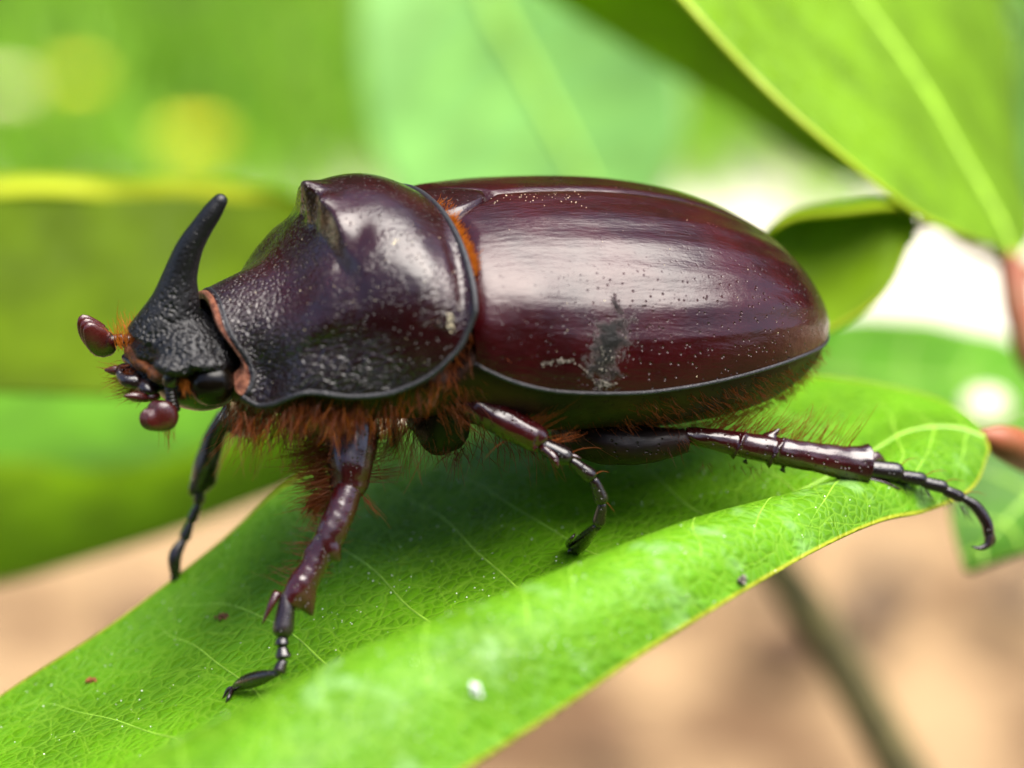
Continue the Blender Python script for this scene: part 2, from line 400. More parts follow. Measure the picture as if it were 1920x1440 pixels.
# large olive leaf behind the head, seen from below, margin rolled over along its top edge
def rolled(label, rails, mats, **k):
    A = leaf_surf(rails, 90, 60); return leaf_obj(shrub, A, mats, label, **k)
oliveA = [
    [(-700, 520, 61.5), (-700, 480, 62), (-700, 470, 61.5), (-700, 560, 56.5), (-700, 640, 52.5), (-700, 650, 50)],
    [(-300, 392, 59.1), (-300, 352, 60), (-300, 366, 60.2), (-300, 520, 55), (-300, 640, 48), (-300, 735, 42)],
    [(0, 364, 59.1), (0, 330, 60), (0, 350, 60.2), (0, 520, 55.5), (0, 640, 49), (0, 738, 43)],
    [(120, 362, 59.1), (120, 330, 60), (120, 350, 60.2), (130, 520, 56), (130, 640, 50), (130, 742, 44)],
    [(230, 374, 60.1), (230, 340, 60), (230, 358, 60.7), (250, 520, 56), (250, 640, 50), (250, 745, 45)],
    [(330, 366, 61.1), (330, 336, 61), (330, 356, 61.7), (360, 520, 57), (360, 650, 51), (370, 748, 46)],
    [(450, 380, 64.1), (450, 348, 64), (450, 366, 64.7), (480, 520, 61), (490, 660, 56), (500, 750, 51)],
    [(570, 410, 68.1), (570, 378, 67), (570, 396, 67.7), (610, 540, 65), (620, 660, 60), (630, 745, 55)],
    [(780, 520, 75.5), (780, 510, 75), (780, 515, 75.5), (790, 560, 73.5), (795, 620, 71.5), (800, 660, 69)],
    [(860, 600, 81.5), (860, 600, 80), (860, 601, 79.5), (860, 603, 76.5), (860, 606, 74.5), (860, 608, 73)],
]
rolled('broad olive leaf behind the horn, underside showing, yellow rolled upper margin painted brighter as if lit', oliveA, lm_back, veins=0, vmat=None, rim_top=True)
oliveC = [
    [(-600, 900, 70), (-600, 930, 70), (-600, 960, 69), (-600, 990, 68), (-600, 1010, 67), (-600, 1020, 66)],
    [(-200, 860, 74), (-200, 920, 72), (-200, 990, 70), (-200, 1060, 68), (-200, 1100, 66), (-200, 1120, 64)],
    [(0, 868, 76), (0, 920, 73), (0, 980, 70), (0, 1030, 68), (0, 1070, 66), (0, 1095, 64)],
    [(200, 872, 78), (200, 910, 74), (200, 950, 71), (200, 990, 69), (200, 1020, 67), (200, 1040, 65)],
    [(420, 830, 79), (420, 860, 75), (420, 890, 72), (420, 920, 70), (420, 945, 68), (420, 965, 67)],
    [(640, 740, 76), (640, 765, 74), (640, 790, 72), (640, 815, 71), (640, 840, 70), (640, 865, 69)],
    [(860, 660, 74), (860, 663, 74), (860, 668, 74), (860, 672, 73), (860, 676, 73), (860, 680, 73)],
]
rolled('dull olive leaf below the head, drooping behind the far front leg', oliveC, lm_und, veins=0, vmat=None)
brightB = [
    [(-500, 780, 81), (-500, 805, 79), (-500, 840, 77), (-500, 870, 75)],
    [(-200, 722, 84), (-200, 775, 81), (-200, 850, 78), (-200, 905, 76)],
    [(100, 720, 85), (100, 772, 82), (100, 845, 78), (100, 900, 76)],
    [(350, 725, 86), (350, 775, 83), (350, 835, 79), (350, 890, 77)],
    [(600, 725, 87), (600, 765, 85), (600, 800, 82), (600, 840, 80)],
    [(760, 740, 87), (760, 742, 87), (760, 746, 86), (760, 750, 86)],
]
rolled('bright green leaf lying level between two olive leaves', brightB, lm_mid, veins=0, vmat=None)

# pale leaf above the pronotum
simple_leaf([(840, -420, 205), (900, -40, 188), (985, 140, 176), (1085, 330, 163), (1160, 520, 152)], [.5, 15, 20.5, 21, 14, .3], [.25] * 5, lm_pale,
            'wide pale green leaf hanging upright above the pronotum', veins=7, vmat=vein_m, midr=1.2, vr=.35, bow=.12)
# large leaf at upper right with a yellow midrib running into a red stalk
ur = [
    [(1880, 470, 44), (1884, 474, 44.5), (1890, 480, 45), (1896, 484, 45.5), (1902, 488, 46)],
    [(1790, 440, 29), (1830, 440, 36.5), (1868, 420, 45), (1905, 425, 53.5), (1935, 430, 61)],
    [(1705, 398, 25), (1770, 370, 34.5), (1800, 300, 46), (1865, 320, 56.5), (1912, 340, 66)],
    [(1560, 285, 22), (1640, 220, 33.5), (1725, 170, 47), (1825, 190, 59.5), (1900, 210, 71)],
    [(1410, 150, 22), (1500, 60, 35.5), (1625, 30, 49), (1760, 20, 63.5), (1880, 30, 77)],
    [(1240, -40, 25), (1360, -120, 39.5), (1500, -130, 53), (1650, -150, 67.5), (1790, -140, 81)],
    [(1080, -250, 48), (1150, -320, 54), (1250, -340, 59), (1350, -360, 64), (1450, -350, 70)],
    [(980, -480, 62), (985, -482, 62), (990, -485, 62), (995, -488, 62), (1000, -490, 62)],
]
lm_ur = leaf_mat('leaf_blade_bright', (.27, .57, .03), (.12, .24, .006), (.30, .52, .03), rough=.42, trans=.15, fine=.25, dirt=0, edge=(.5, .6, .02), spec=.35)
rolled('large bright leaf with a yellow midrib running down to a red stalk', ur, lm_ur, veins=8, vmat=vein_y, mr=.5, vr=.15)
# darker strip: the leaf behind it, seen edge-on from below
und = [
    [(1640, 350, 78), (1640, 352, 78), (1642, 356, 78)],
    [(1520, 300, 82), (1540, 290, 80), (1560, 268, 76)],
    [(1350, 185, 86), (1375, 150, 80), (1400, 110, 74)],
    [(1180, 85, 88), (1220, 30, 80), (1260, -30, 74)],
    [(1020, -20, 88), (1060, -90, 82), (1110, -150, 76)],
    [(900, -160, 86), (905, -165, 86), (910, -170, 86)],
]
rolled('dark green leaf turned on edge below the large bright leaf', und, lm_und, veins=0, vmat=None)
# small olive leaf behind the tail
sm_l = [
    [(1400, 470, 24), (1400, 474, 25), (1400, 490, 25), (1400, 510, 24), (1400, 530, 23)],
    [(1445, 428, 22), (1450, 418, 24), (1452, 450, 25), (1456, 520, 24), (1460, 600, 21)],
    [(1490, 405, 22), (1500, 390, 25), (1500, 430, 26), (1502, 530, 25), (1504, 640, 21)],
    [(1580, 395, 22), (1590, 378, 25), (1592, 420, 26.5), (1590, 510, 25.5), (1580, 612, 22)],
    [(1650, 388, 23), (1655, 372, 25), (1662, 410, 27), (1656, 480, 26), (1640, 572, 23)],
    [(1690, 392, 25), (1695, 384, 26), (1704, 420, 27), (1698, 470, 27), (1680, 520, 25)],
    [(1706, 408, 27), (1708, 410, 27), (1709, 425, 27.5), (1709, 440, 27.5), (1706, 452, 27)],
]
rolled('small olive leaf with a yellow rim standing behind the tail', sm_l, lm_small, veins=0, vmat=None)
# leaves at right, behind the hind foot
simple_leaf([(1420, 690, 96), (1540, 705, 98), (1700, 715, 100), (1850, 720, 102), (2050, 715, 104)], [.3, 5.4, 6.6, 6.6, 5.2, .4], [-.5] * 5, lm_mid,
            'green leaf lying level beyond the red leaf stalk', veins=5, vmat=vein_m, bow=.1, midr=.4)
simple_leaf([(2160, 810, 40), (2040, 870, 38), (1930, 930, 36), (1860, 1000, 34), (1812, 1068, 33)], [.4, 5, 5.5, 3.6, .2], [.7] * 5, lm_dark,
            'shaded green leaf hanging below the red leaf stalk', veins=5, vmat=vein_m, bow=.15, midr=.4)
simple_leaf([(1750, 60, 140), (1830, -60, 142), (1940, 40, 144), (2060, 260, 146), (2120, 480, 148)], [.4, 14, 20, 16, .4], [.1] * 5, lm_pale,
            'pale green leaf behind the large bright leaf with the red stalk', veins=6, vmat=vein_m, bow=.1, midr=1.0)
# stalks and branches
def branch(pts, rad, mat, name='branch'): return mk(name, tube(pts, rad, 12, seg=max(24, 8 * len(pts))), mat, shrub)
TW = [P(2050, -900, 70), P(2150, -200, 62), P(2200, 300, 55), P(2300, 560, 50), P(2460, 900, 52), P(2600, 1200, 60)]
_d = SHB - TW[-1]
branch(TW + [TW[-1] + _d * q for q in (.2, .4, .6, .8, 1.0)], [1.2, 1.8, 2.2, 2.6, 3.0, 3.3, 3.6, 4, 4.4, 4.8, 5.2], bark)
branch([P(1843, 818, 9), P(1890, 832, 11), P(1960, 865, 18), P(2060, 880, 26), P(2250, 900, 38), P(2455, 900, 52)], [.5, 1.15, 1.2, 1.3, 1.5, 1.8], stalk_m, 'leaf_stalk')
branch([P(1885, 475, 45), P(1902, 520, 45), P(1915, 600, 44), P(1960, 700, 44), P(2160, 780, 48), P(2420, 840, 51)], [.7, 1.1, 1.1, 1.2, 1.5, 1.8], stalk_m, 'leaf_stalk')
branch([P(1708, 430, 28), P(1760, 420, 40), P(1850, 480, 60), P(2050, 540, 56), P(2296, 560, 50)], [.35, .4, .5, .7, 1], stalk_m, 'leaf_stalk')
def down(a, b, n=4):
    """continue the line a->b down to the ground"""
    a, b = np.asarray(a), np.asarray(b); d_ = (b - a); d_ = d_ / np.linalg.norm(d_); d_[2] = min(d_[2], -.6); t_ = (GZ / S - 14 - b[2]) / d_[2]
    return [b + d_ * t_ * q / n for q in range(1, n + 1)]
st_ = [P(1040, 700, 100), P(1270, 870, 104), P(1490, 1110, 106), P(1690, 1440, 104), P(1850, 1760, 102)]
branch(st_ + down(st_[-2], st_[-1], 6), [1.0, 1.5, 2.0, 2.3, 2.5, 2.7, 2.9, 3.1, 3.3, 3.5, 3.7], bark)
st_ = [P(-560, 980, 68), P(-760, 900, 60), P(-1000, 960, 80), P(-1150, 1150, 90)]
branch(st_ + down(st_[-2], st_[-1], 6), [.8, 1.2, 1.6, 1.8, 2, 2.2, 2.4, 2.6, 2.8, 3], bark)
branch([P(-690, 560, 64), P(-800, 700, 70), P(-900, 920, 80)], [.6, .8, 1.2], stalk_m, 'leaf_stalk')
branch([P(-495, 830, 78), P(-650, 880, 72), P(-760, 900, 60)], [.5, .6, .9], stalk_m, 'leaf_stalk')
branch([P(840, -415, 205), P(900, -700, 160), P(1400, -900, 120), P(2050, -880, 72)], [.8, .9, 1.2, 1.2], stalk_m, 'leaf_stalk')
branch([P(985, -482, 62), P(1300, -700, 60), P(2040, -800, 69)], [.4, .8, 1.2], stalk_m, 'leaf_stalk')
branch([P(2045, 716, 104), P(2200, 760, 80), P(2420, 830, 52)], [.4, .6, 1.0], stalk_m, 'leaf_stalk')
branch([P(2158, 811, 40), P(2250, 800, 46), P(2395, 800, 51)], [.4, .6, 1.0], stalk_m, 'leaf_stalk')
branch([P(2118, 478, 148), P(2200, 520, 90), P(2280, 520, 51)], [.5, .7, 1.0], stalk_m, 'leaf_stalk')
branch([P(905, -165, 86), P(960, -420, 80), P(1300, -690, 62)], [.4, .6, .8], stalk_m, 'leaf_stalk')

# ================================================================== BEETLE
# ---- materials
def chitin(name, a, b, rough=.2, coat=.3, pits=1.0, pit_sc=1.5, grain=.0, wrink=0.0, extra=None, streak=.3, spec=.6, ior=1.55):
    q = M(name); X, Y, Z = q.sep(q.co)
    c = q.mix(q.mr(q.noise(.22, 4, .6), .32, .68), a, b)
    r = q.mr(q.noise(1.1, 5, .65), .3, .75, rough - .05, rough + .12)
    dd = q.vor(pit_sc, 'F1'); pit = q.mr(dd, .06, .24, 0, 1); h = q.ma('MULTIPLY', pit, pits)
    if grain: h = q.ma('MULTIPLY_ADD', q.noise(7, 3, .6), grain, h)
    if extra: c, r, h = extra(q, X, Y, Z, c, r, h)
    st = q.vm('MULTIPLY', q.co, (.34, 1.6, 1.6)); h = q.ma('MULTIPLY_ADD', q.noise(1.0, 6, .62, st), streak, h); h = q.ma('MULTIPLY_ADD', q.noise(6.0, 3, .6), .10, h)
    nb = q.bump(h, .9, .075)
    q.pr(col=c, rough=r, coat=coat, crough=.16, nrm=nb, ior=ior, cnrm=nb)
    if hasattr(q, 'cw'): q.pr(coat=q.cw)
    else: q.pr(spec=spec)
    return q
def ex_elytra(q, X, Y, Z, c, r, h):
    low = q.mr(Z, 7.2, 4.6, .12, 1); rear = q.mr(X, -4, 3, .35, 1.3)
    h = q.ma('MULTIPLY', h, q.ma('MULTIPLY', low, rear))
    # dark bruise with a dull skin, as on the animal's flank
    pb = toB(P(1140, 655, -6))
    dv = q.vm('MULTIPLY', q.vm('SUBTRACT', q.co, (float(SM1[0]), float(-SM1[1]), float(SM1[2]))), (.95, .5, .55))
    m = q.ma('ADD', q.vm('LENGTH', dv), q.ma('MULTIPLY', q.ma('SUBTRACT', q.noise(.9, 6, .75), .5), 4.6))
    k = q.mr(m, .45, 1.25, .95, 0); c = q.mix(k, c, (.004, .004, .003)); r = q.ma('MULTIPLY_ADD', k, .30, r); q.set(q.p.inputs['Specular IOR Level'], q.mr(k, 0, 1, .42, .2)); q.cw = q.mr(k, 0, 1, .14, 0)
    h = q.ma('MULTIPLY_ADD', q.ma('MULTIPLY', k, q.noise(2.8, 5, .7)), 2.0, h)
    return c, r, h
def ex_pron(q, X, Y, Z, c, r, h):
    ay = q.ma('ABSOLUTE', Y)
    front = q.ma('MULTIPLY', q.mr(X, -13.8, -15.8), q.mr(ay, 5.6, 3.6))           # granular excavation
    h = q.ma('MULTIPLY_ADD', q.ma('MULTIPLY', front, q.mr(q.vor(4.2), .1, .5)), .8, h); r = q.ma('MULTIPLY_ADD', front, .04, r)
    wr = q.ma('MULTIPLY', q.mr(q.ma('MULTIPLY_ADD', q.noise(.6, 2), 2.5, Z), 4.4, 1.4), q.mr(X, -9.5, -13.5, .15, 1))                # wrinkled flank
    rot = q.n('ShaderNodeVectorRotate', rotation_type='Y_AXIS'); q.l(q.vm('ADD', q.co, q.vm('SCALE', q.n_col(q.co), sc=.7)), rot.inputs['Vector']); rot.inputs['Angle'].default_value = .65
    wob = q.vm('MULTIPLY', rot.outputs[0], (.7, .7, 2.1)); e = q.vor(2.2, 'DISTANCE_TO_EDGE', wob)
    mid = q.ma('MULTIPLY', q.mr(q.noise(.5, 2, .5), .46, .58), q.mr(ay, 3.0, 5.0))
    wr = q.ma('MAXIMUM', wr, q.ma('MULTIPLY', mid, .45))
    h = q.ma('MULTIPLY_ADD', q.ma('MULTIPLY', wr, q.mr(e, 0, .22)), .75, h); r = q.ma('MULTIPLY_ADD', wr, .10, r)
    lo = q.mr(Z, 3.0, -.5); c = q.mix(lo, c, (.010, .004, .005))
    return c, r, h
def ex_head(q, X, Y, Z, c, r, h):
    rug = q.ma('ADD', q.mr(q.vor(3.4, 'F1', q.vm('ADD', q.co, q.vm('SCALE', q.n_col(q.co), sc=.6))), .05, .6), q.ma('MULTIPLY', q.noise(3.2, 4, .65), 1.2))
    k = q.mr(Z, 3.0, -.5, .12, 1)
    h = q.ma('MULTIPLY_ADD', q.ma('MULTIPLY', rug, k), 1.7, h); r = q.mr(Z, 1.5, -1.5, .42, .27)
    return c, r, h
chit = lambda *a, **k: chitin(*a, **k).m

# ---- elytra
ZT = [(-9, 6.75), (-7.8, 7.2), (-6, 7.65), (-3.6, 8.1), (-.9, 8.4), (1.7, 8.57), (4.7, 8.55), (9, 8.05), (12.1, 7.2), (14.0, 6.35), (15.4, 5.35), (16.4, 4.4), (17.2, 3.5), (17.7, 2.8), (18.0, 2.1)]
ZM = [(-9, 1.4), (-7.4, 1.0), (-5.6, .45), (-3.5, .1), (-.3, .1), (2, .25), (5, .7), (8, 1.2), (11, 1.65), (13.5, 1.85), (16, 1.75), (18.5, 1.5)]
STAIL = 18.0
def welt(s):
    a = ip(s, [(-9, 8.6), (-7.6, 9.3), (-5, 10.0), (-1, 10.4), (2, 10.5), (21, 10.5)])
    k = np.clip((s - 2) / (STAIL - 2), 0, 1); return a * np.sqrt(np.maximum(1 - k ** 2.2, 0))
def elytra_pt(s, th, sgn=1):
    w = welt(s); zt = ip(s, ZT); zm = np.minimum(ip(s, ZM), zt - .0)
    e = .92
    y = w * np.abs(np.sin(th)) ** e; z = zm + (zt - zm) * np.abs(np.cos(th)) ** e
    return y, z
NT = 70; th = np.concatenate([np.linspace(0, 1, NT) ** 1.0]) * pi / 2
def elytron(sgn):
    A = []
    tt = np.concatenate([np.linspace(0, .9, 90), .9 + .1 * np.sin(np.linspace(0, pi / 2, 40)[1:])])
    for j, t in enumerate(th):
        k = t / (pi / 2); y0 = 10 * sin(t)
        sf = -7.75 + 2.9 * (1 - sm(y0, 0, 2.6)) ** 1.3 + .35 * sm(k, .75, 1) + .55 * np.exp(-((y0 - 3.6) / 1.9) ** 2)
        ss = sf + (STAIL - .02 - sf) * tt
        y, z = elytra_pt(ss, t)
        fold = np.exp(-((ss - sf) / .35) ** 2); z = z - .55 * fold * (1 - k); y = y - .35 * fold * k
        stri = .035 * np.sin(t * 26) * sm(ss, -6, 2) * (1 - sm(ss, 11, 17)) * (k < .8)
        y = y + stri * sin(t); z = z + stri * cos(t)
        sut = np.exp(-(y / .16) ** 2) * .16; z = z - sut
        # shoulder swelling
        sh = .35 * np.exp(-((ss + 4.6) / 1.9) ** 2 - ((k - .62) / .14) ** 2); y = y + sh * .7; z = z + sh * .5
        A.append(np.stack([ss, sgn * np.maximum(y, .015), z], -1))
    return np.array(A)
EL = elytron(1); ER = elytron(-1)
el_vf = grid(EL); 
W_el = (B(0, 0, 0) + el_vf[0][:, :1] * bs + el_vf[0][:, 1:2] * bl + el_vf[0][:, 2:] * bu, el_vf[1])
T_EL = bvh(W_el)
h1, _ = hit(T_EL, 1142, 655); SM1 = toB(h1 if h1 is not None else P(1142, 655, -6))
m_ely = chit('elytra_chitin', (.016, .0011, .0018), (.034, .0022, .0034), rough=.17, coat=.16, pits=.8, pit_sc=2.6, extra=ex_elytra, streak=1.0)
m_pron = chit('pronotum_chitin', (.012, .0011, .0021), (.024, .0021, .0035), rough=.19, coat=.18, pits=.8, pit_sc=3.2, extra=ex_pron, streak=.6, spec=.5)
m_head = chit('head_chitin', (.004, .0035, .004), (.007, .006, .007), rough=.3, coat=.0, pits=.5, pit_sc=3.6, extra=ex_head, spec=.4)
m_leg = chit('leg_chitin', (.018, .0014, .0022), (.040, .0028, .0038), rough=.2, coat=.5, pits=.9, pit_sc=3.0)
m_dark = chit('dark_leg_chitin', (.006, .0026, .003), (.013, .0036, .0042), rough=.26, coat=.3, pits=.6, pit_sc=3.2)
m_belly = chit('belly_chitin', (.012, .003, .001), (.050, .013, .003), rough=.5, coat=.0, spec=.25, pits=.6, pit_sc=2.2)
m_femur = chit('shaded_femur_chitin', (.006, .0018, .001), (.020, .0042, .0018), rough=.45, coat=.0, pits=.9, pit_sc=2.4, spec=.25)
m_eye = chit('eye_lens', (.003, .002, .001), (.005, .003, .002), rough=.16, coat=.0, pits=.0, spec=.25)
m_club = chit('antenna_chitin', (.035, .004, .004), (.065, .008, .006), rough=.25, coat=.3, pits=.1, grain=.2)
m_collar = solid('neck_membrane', (.20, .035, .01), .4, .5, 2.2, bump=1.0, col2=(.40, .15, .08))
m_clyp = solid('clypeus', (.075, .014, .003), .3, .6, 1.8, bump=.7, col2=(.30, .08, .008))
m_bead = chit('rim_bead', (.015, .014, .016), (.03, .03, .035), rough=.42, coat=.0, pits=.3, grain=1.2, spec=.35)
def hairmat(name, a, b):
    q = M(name); q.pr(col=q.mix(q.noise(1.3, 2), a, b), rough=.38, spec=.4)
    tr = q.n('ShaderNodeBsdfTranslucent'); tr.inputs[0].default_value = (*[min(1, x * 1.5) for x in b], 1)
    mx = q.n('ShaderNodeMixShader'); mx.inputs[0].default_value = .4
    q.l(q.p.outputs[0], mx.inputs[1]); q.l(tr.outputs[0], mx.inputs[2]); q.l(mx.outputs[0], q.out.inputs[0]); return q.m
m_hair = hairmat('rust_hair', (.16, .035, .007), (.34, .085, .012)); m_hair_o = hairmat('orange_hair', (.38, .11, .008), (.60, .21, .015)); m_hair_d = hairmat('dark_red_hair', (.09, .02, .007), (.20, .045, .012))

beetle = bpy.data.objects.new('rhinoceros_beetle', None); COL.objects.link(beetle); beetle.empty_display_size = .01
beetle['label'] = 'glossy dark maroon rhinoceros beetle with an upcurved horn, standing on a green leaf'; beetle['category'] = 'beetle'
ORG[beetle.name] = np.zeros(3)
Mx = Matrix.Identity(4)
for i in range(3): Mx[i][0] = bs[i]; Mx[i][1] = -bl[i]; Mx[i][2] = bu[i]; Mx[i][3] = BO[i] * S
beetle.matrix_world = Mx
def bk(name, vf, mat, parent=None, **k): return mk(name, vf, mat, parent or beetle, body=True, **k)
def wB(V): V = np.asarray(V); return BO + V[..., :1] * bs + V[..., 1:2] * bl + V[..., 2:] * bu

e_left = bk('elytron', el_vf, m_ely, label='left wing case with a dull black scar on its flank'); e_right = bk('elytron', grid(ER), m_ely)
for e_, A in ((e_left, EL), (e_right, ER)):
    bead = A[-1]; bk('rim_bead', tube(bead[::2] + (0, 0, -.02), np.linspace(.13, .11, len(bead[::2])), 8), m_bead, e_)
# scutellum
q = []
for i in range(14):
    s = -8.5 + i / 13 * 3.75; w = 2.35 * max(1 - (i / 13) ** 1.8, .0) ** .75 + .02
    q.append([(s, w * c_, ip(s, ZT) + .12 - .10 * c_ * c_ - .5 * (abs(c_) > .99) - (.5 if i in (13,) else 0)) for c_ in np.linspace(-1, 1, 15)])
bk('scutellum', grid(np.array(q)), m_pron)

# ---- pronotum
PZ = [(-20, 1.0), (-19.5, 1.9), (-18.5, 3.2), (-17.2, 4.7), (-16, 6.0), (-15, 7.0), (-14, 7.7), (-13, 8.05), (-11.7, 8.25), (-10.5, 8.15), (-9.5, 7.9), (-8.2, 7.4)]
PA = [(-20, 1.0), (-19.3, 1.6), (-18.5, 2.2), (-17.5, 3.1), (-16.4, 4.25), (-15.7, 5.1), (-15.2, 5.7), (-14, 6.7)]
PY = [(-20, 4.2), (-19.0, 4.7), (-18.3, 5.4), (-16.5, 7.0), (-13.7, 8.4), (-11.4, 9.25), (-9.4, 9.75), (-8.6, 9.8), (-8.2, 9.65)]
PM = [(-20, -3.5), (-19.0, -3.3), (-18.3, -2.95), (-16.5, -2.2), (-13.7, -2.0), (-11.4, -1.15), (-9.4, .7), (-8.6, 2.1), (-8.2, 3.6)]
def pron_pt(s0, k):
    """station s0, array k in [-1,1] across -> body points"""
    k = np.asarray(k, float); ak = np.abs(k); a = ak * pi / 2; sg = np.where(k >= 0, 1.0, -1.0)
    ztop = float(ip(s0, PZ)); ym = float(ip(s0, PY)); zm = float(ip(s0, PM)); ex = .95 + .45 * float(sm(s0, -11, -8.2))
    y = ym * np.sin(a) ** .95; z = zm + (ztop - zm) * np.maximum(np.cos(a), 0) ** ex
    bul = .9 * float(sm(s0, -15, -11) * (1 - sm(s0, -9.6, -8.3))) * np.exp(-((ak - .62) / .22) ** 2); y = y + bul * .6; z = z + bul * .35
    y = y + .5 * float(sm(-s0, 15.5, 18)) * sm(ak, .72, 1.0)
    # hollowed front half, ending in an overhanging ridge
    rs = -14.7 + .06 * y + .10 * np.maximum(y - 3.0, 0) ** 1.5
    dep = max(ztop - float(ip(s0, PA)), 0) * 1.08 + .5 * math.exp(-((s0 + 17.0) / 1.3) ** 2)
    front = sm(-s0, -rs, -rs + .55); lat = 1 - sm(y, 3.0, 8.2)
    z = z - dep * front * lat
    s = s0 + 1.55 * np.exp(-((ak - .86) / .26) ** 2) * float(sm(-s0, 16, 20)) + .2 * dep * front * lat
    z = z - .5 * np.exp(-((s0 + 14.2) / .9) ** 2 - ((y - 4.9) / .9) ** 2)
    ys = sg * y
    for yt, am in ((0, 1.2), (1.8, .5), (-1.8, .5)):
        g = am * np.exp(-((s0 + 14.62) / .48) ** 2 - ((ys - yt) / .62) ** 2); s = s - .7 * g; z = z + (.36 if yt == 0 else .22) * g
    rg = .34 * np.exp(-((s0 - rs - .15) / .40) ** 2) * (1 - sm(y, 3.6, 5.2)); s = s - .9 * rg; z = z + .35 * rg
    y = y - .55 * np.exp(-((s0 + 15.6) / 2.0) ** 2 - ((ak - .83) / .08) ** 2)
    ys = sg * y
    return np.stack([s + 0 * k, ys, z + .06 * ys], -1)
S0 = np.concatenate([np.linspace(-20, -16.6, 40), np.linspace(-16.6, -13, 110)[1:], np.linspace(-13, -8.2, 50)[1:]])
KK = np.linspace(-1, 1, 181)
PRN = np.array([pron_pt(s0, KK) for s0 in S0])
# rear edge curls down and in
last = PRN[-1].copy(); extra_r = [last + np.array([.18 * sin(a), 0, 0]) - (last - (0, 0, 1.0)) * (0, .03, .045) * (1 - cos(a)) * 1.4 for a in np.linspace(.4, pi / 2 + .5, 5)]
PRN2 = np.concatenate([PRN, np.array(extra_r)], 0)
pronotum = bk('pronotum', grid(PRN2), m_pron, label='domed maroon thorax shield with a hollowed front and three blunt bumps')
T_PR = bvh((wB(PRN2.reshape(-1, 3)), grid(PRN2)[1]))
edge = np.concatenate([PRN[:, -1], PRN[-1, ::-1], PRN[::-1, 0]])
bk('rim_bead', tube(cat(edge[::3], 260), np.full(260, .17), 8), m_bead, pronotum)
fe = PRN[0]
bk('rim_bead', tube(fe[::4] + (.22, 0, .02), np.full(len(fe[::4]), .13), 8), m_bead, pronotum)
# reddish neck membrane in front of the pronotum edge
col_ = PRN[0][::4]; cen = col_.mean(0)
ring = [cen + (col_ - cen) * (1, f_, f_) + np.array([ds, 0, 0]) for f_, ds in ((.90, 1.2), (.965, .5), (.985, .0), (.97, -.16), (.93, -.27), (.86, -.30), (.70, -.2))]
bk('neck_membrane', grid(np.array(ring)), m_collar)

# ---- underside: thorax and abdomen as one continuous body
secs = []
for s in np.concatenate([np.linspace(-19.2, 15.5, 60), 15.5 + 2.45 * np.sin(np.linspace(0, pi / 2, 16))[1:]]):
    if s < -8:
        w = float(ip(s, PY)) - .45; zc = float(ip(s, PM)) + .35; zt = zc + 2
        zb = float(ip(s, [(-20, -4.6), (-18, -5.2), (-15, -5.4), (-11, -5.2), (-8, -5.0)]))
        w = min(w, float(ip(s, [(-20, 2.4), (-18, 3.9), (-16.5, 5.6), (-15, 7.0), (-11, 8.2), (-8, 8.4)])))
        zc = min(zc, -.6)
    else:
        w = float(welt(np.array(s))) * .965 - .05; zc = float(ip(s, ZM)) + .1; zt = zc + 3
        zb = float(ip(s, [(-8, -5.0), (-4, -5.3), (2, -5.2), (8, -4.8), (12, -4.2), (15, -3.2), (17, -2.0), (17.95, -1.0)]))
        w = max(w, .1)
    ring = []
    for a in np.linspace(0, 2 * pi, 40, endpoint=False):
        y = w * cos(a); z = sin(a)
        ring.append((s, y * (1 if z > 0 else (1 - .10 * z * z)), zc + (zt - zc) * .4 * z if z > 0 else zc + (zc - zb) * z))
    secs.append(ring)
secs = np.array(secs); n0, n1_ = secs.shape[:2]
bf = [(i * n1_ + j, i * n1_ + (j + 1) % n1_, (i + 1) * n1_ + (j + 1) % n1_, (i + 1) * n1_ + j) for i in range(n0 - 1) for j in range(n1_)]
bf += [tuple(range(n1_)), tuple(range((n0 - 1) * n1_, n0 * n1_))]
body_vf = (secs.reshape(-1, 3), bf)
bk('body', body_vf, m_belly, label='dark rusty brown underside and tail end')
T_BO = bvh((wB(body_vf[0]), body_vf[1]))

# ---- head and horn
def px_y(px, py, y):
    """pixel ray cut by the body plane left = y -> body point"""
    r = P(px, py, 0) - CAM; t = ((BO + bl * y - CAM) @ bl) / (r @ bl); return toB(CAM + r * t)
hl = [(300, 640), (325, 575), (337, 520), (354, 468), (376, 430), (398, 398), (413, 377)]
hr = [2.0, 1.42, 1.0, .78, .64, .56, .43]
hpts = [px_y(a, b, 0.0) for a, b in hl]
skull = px_y(352, 655, 0)
parts = [tube(hpts, hr, 16, seg=40, flat=(0, 1, 0), fl=1.0), ellip(hpts[-1], (.43, .42, .43))]
parts += [ellip((-21.3, 0, -2.0), (2.3, 3.6, 1.9), n=20), ellip((-20.0, 0, -2.3), (1.9, 3.5, 2.0), n=20)]
# rising root of the horn: broad at the brow
parts += [tube([px_y(318, 690, 0) + (0, 0, -.4), px_y(322, 620, 0), px_y(335, 560, 0), px_y(342, 515, 0)], [2.0, 1.75, 1.2, .8], 16, seg=14)]
parts += [tube([(-23.9, 0, -2.75), (-22.6, 0, -2.2), (-20.5, 0, -2.0)], [.35, .9, 1.3], 16, seg=10, flat=(0, 1, 0), fl=2.4)]
for sg in (1, -1):
    # cheek ledge that partly covers the eye
    parts.append(ellip((-20.75, sg * 3.35, -1.85), (1.3, .9, .5), n=14)); parts.append(ellip((-22.3, sg * 2.9, -2.3), (1.3, 1.0, .55), n=14))
hv, hf = fuse(parts, .13, 5)
zc_ = hv[[f[0] for f in hf]][:, 2]; hx = hv[[f[0] for f in hf]][:, 0]
fl_ = [f for f, zz in zip(hf, zc_) if zz < .55]; fh_ = [f for f, zz in zip(hf, zc_) if zz >= .55]
